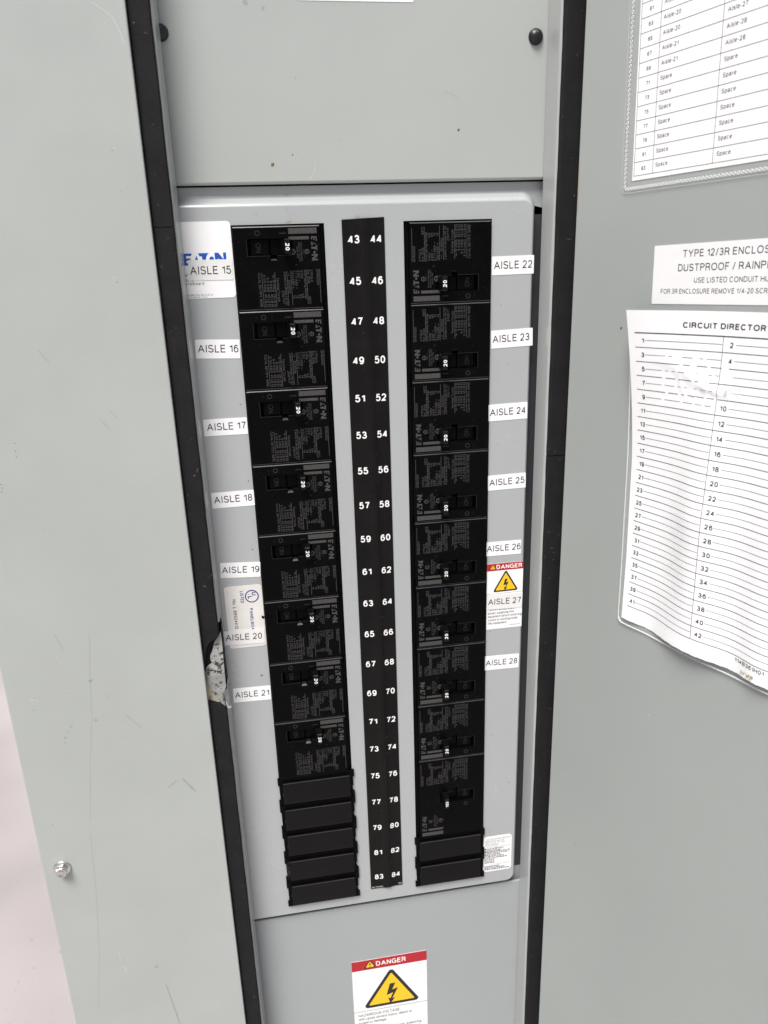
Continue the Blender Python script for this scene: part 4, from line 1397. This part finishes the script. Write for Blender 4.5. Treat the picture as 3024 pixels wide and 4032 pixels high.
def beadring(cx, cz, rx, rz):
    n = 12
    vs, fs = [], []
    for i in range(n):
        a = 6.2832 * i / n
        for j in range(5):
            t = 6.2832 * j / 5
            q = .36
            vs.append((cx + (rx + q * math.cos(t)) * math.cos(a), -.95 - q * .8 * math.sin(t), cz + (rz + q * math.cos(t)) * math.sin(a)))
    for i in range(n):
        for j in range(5):
            fs.append((i * 5 + j, ((i + 1) % n) * 5 + j, ((i + 1) % n) * 5 + (j + 1) % 5, i * 5 + (j + 1) % 5))
    b.add(vs, fs, 'bead', True)


for i in range(50):
    beadring(-4.7, -3.2 + p_ * (i + .3), .62, .78)
for i in range(49):
    beadring(-3.4 + p_ * i, -4.0, .78, .62)
b.build('welded_seam', parent=slv, at=(0, 0, 0), local=True)

# old circuit directory in its wavy laminate
U0, Z0 = 62.2, -240.5
at, rot = on_door(U0, Z0, 1.2)
dr = tag(empty('circuit_directory', at, rot), 'wavy crumpled paper circuit directory of numbered lines 1 to 42 on the door', 'document')


def bulge(x, z):
    """distance off the door, negative = towards the room"""
    zz = z + Z0
    t = max(0, min(1, (zz + 140) / 98))
    a = 11.5 * t ** 1.6
    o_ = a * max(0, 1 - (x - 2) / 62) ** 1.6
    s = max(0, min(1, (-70 - zz) / 90))
    o_ += 6.0 * s * math.exp(-((x - 54) / 17) ** 2)
    o_ += 3.0 * s * math.exp(-((x - 98) / 16) ** 2)
    o_ += .7 * max(0, min(1, (-200 - zz) / 40)) * (1 + math.sin(x * .19 + .8))
    # crumple under the third line
    for cx, cz, sx, sz, h in ((28, -74, 9, 2.4, .9), (40, -79, 8, 2.0, 1.2), (50, -84, 9, 2.2, 1.5), (58, -86, 12, 1.5, 1.2), (34, -84, 1.2, 7, .8), (43, -90, 1.0, 7, .7), (52, -91, 1.1, 6, .8)):
        o_ += .5 * h * math.exp(-((x + .7 * (zz - cz) * .6 - cx) / sx) ** 2 - ((zz - cz + .18 * (x - cx)) / sz) ** 2)
    return -.35 - o_


b = MB()
W_, H_ = 112, 196.5
nx, nz = 90, 130
vs, fs = [], []
for j in range(nz + 1):
    for i in range(nx + 1):
        x, z = W_ * i / nx, H_ * j / nz
        if j == 0:
            z += .12 * math.sin(x * .8) + .1 * math.sin(x * 2.1)
        vs.append((x, bulge(x, z), z))
for j in range(nz):
    for i in range(nx):
        q = j * (nx + 1) + i
        fs.append((q, q + 1, q + nx + 2, q + nx + 1))
b.add(vs, fs, 'paper', True)
wp = lambda dy: (lambda x, z: bulge(x, z) - dy)
VX = 57.6
zt = -56.7 - Z0
pt = 8.267
lx0 = 4.2


def faded(x, z):
    zz = z + Z0
    return (20 < x < 62) and (-94 < zz < -68) and rnd.random() < .34


def pline(x0, x1, z, wd, k):
    n = int((x1 - x0) / 2.2) + 1
    for i in range(n):
        a, c_ = x0 + (x1 - x0) * i / n, x0 + (x1 - x0) * (i + 1) / n
        if faded(a, z):
            continue
        b.rect(a, c_, z - wd / 2, z + wd / 2, 0, k, warp=wp(.09), n=2)


for i in range(22):
    z = zt - pt * i
    pline(lx0, W_ - 2, z, .62 if i == 0 else .38, 'ink')
    if i == 21:
        break
    zm = z - 4.3
    n1, n2 = str(1 + 2 * i), str(2 + 2 * i)
    wd = 2.7 if len(n1) == 2 else 1.35
    b.text(n1, 9.8, zm - 1.35, 2.8, 0, 'ink', align='R', bold=.026, warp=wp(.1))
    pline(10.4, VX - .4, zm + .15, .25, 'ink')
    if n2 != '6' and n2 != '8':
        b.text(n2, VX + 2.6 + (0 if len(n2) == 2 else 1.6), zm - 1.45, 2.9, 0, 'ink', bold=.024, warp=wp(.1))
    elif n2 == '8':
        b.text('8', VX + 4.2, zm - 1.45, 2.6, 0, 'inkfaint', bold=.012, warp=wp(.1))
    pline(VX + 7.6, W_ - 2, zm + .1, .25, 'ink')
for i in range(60):
    z = zt - pt * 21 * i / 60
    b.rect(VX - .15, VX + .15, z - pt * 21 / 60, z, 0, 'ink', warp=wp(.09))
b.text('CIRCUIT DIRECTORY', 33.4, zt + 3.6, 3.1, 0, 'ink', fit=('CIRCUIT DIRECTO', 44.5), bold=.03, warp=wp(.1))
b.text('114B361H01', 85, zt - pt * 21 - 3.6, 2.5, 0, 'ink', fit=('114B361HO', 18.6), bold=.015, warp=wp(.1))
# stains: yellowed top roll and a torn corner at the bottom
n = 16
for i in range(7):
    blob(b, rnd.uniform(24, 66), rnd.uniform(-100, -60) - Z0, rnd.uniform(.1, .22), bulge(44, -80 - Z0) - .4, 'inkfaint')
for i in range(14):
    x = 93 + rnd.uniform(-4, 5)
    blob(b, x, 1.4 + rnd.uniform(0, 2), rnd.uniform(.5, 1.1), bulge(x, 2) - .12, rnd.choice(('tan', 'paperedge')))
for i in range(0):
    x = 62 + rnd.uniform(-8, 30)
    blob(b, x, rnd.uniform(.1, .7), rnd.uniform(.3, .7), bulge(x, .5) - .12, 'inkgrey', 2.4, 0)
b.build('directory_sheet', parent=dr, at=(0, 0, 0), local=True)
b = MB()                          # clear laminate with a margin round the paper
nx, nz = 70, 90
out = rrect(-3.4, W_ + 4, -4.0, H_ + 1.0, 4.0, 6, (1, 0, 0, 0))
vs, fs = [], []
for j in range(nz + 1):
    for i in range(nx + 1):
        x = -3.4 + (W_ + 7.4) * i / nx
        z = -4.0 + (H_ + 5) * j / nz
        rx, rz = -3.4 + 4 - x, -4.0 + 4 - z
        if rx > 0 and rz > 0:
            q = math.hypot(rx, rz)
            if q > 4:
                x, z = -3.4 + 4 - rx / q * 4, -4 + 4 - rz / q * 4
        e = min(1, max(0, min((x + 3.4) / 3, (z + 4) / 3)))
        vs.append((x, bulge(max(0, x), max(0, z)) * (.35 + .65 * e) - .5 * e, z))
for j in range(nz):
    for i in range(nx):
        q = j * (nx + 1) + i
        fs.append((q, q + 1, q + nx + 2, q + nx + 1))
b.add(vs, fs, 'film', True)
# rolled rim
rim = [(-3.4, H_ * .98), (-3.4, 0)] + [(-3.4 + 4 - 4 * math.cos(R(a)), 0 - 4 * math.sin(R(a)) + 0) for a in (15, 30, 45, 60, 75)] + [(.6 + i * 6, -4.0) for i in range(19)]
fine = []
for (a, c_), (d, e_) in zip(rim, rim[1:]):
    k_ = max(1, int(math.hypot(d - a, e_ - c_) / 4))
    for i in range(k_):
        fine.append((a + (d - a) * i / k_, c_ + (e_ - c_) * i / k_))
fine.append(rim[-1])
vs, fs = [], []
for x, z in fine:
    y0 = bulge(max(0, x), max(0, z)) * .35 - .3
    for j in range(6):
        t = 6.2832 * j / 6
        vs.append((x + .55 * math.cos(t), y0 + .55 * math.sin(t), z + .55 * math.cos(t)))
for i in range(len(fine) - 1):
    for j in range(6):
        fs.append((i * 6 + j, i * 6 + (j + 1) % 6, (i + 1) * 6 + (j + 1) % 6, (i + 1) * 6 + j))
b.add(vs, fs, 'bead', True)
b.build('clear_laminate', parent=dr, at=(0, 0, 0), local=True)
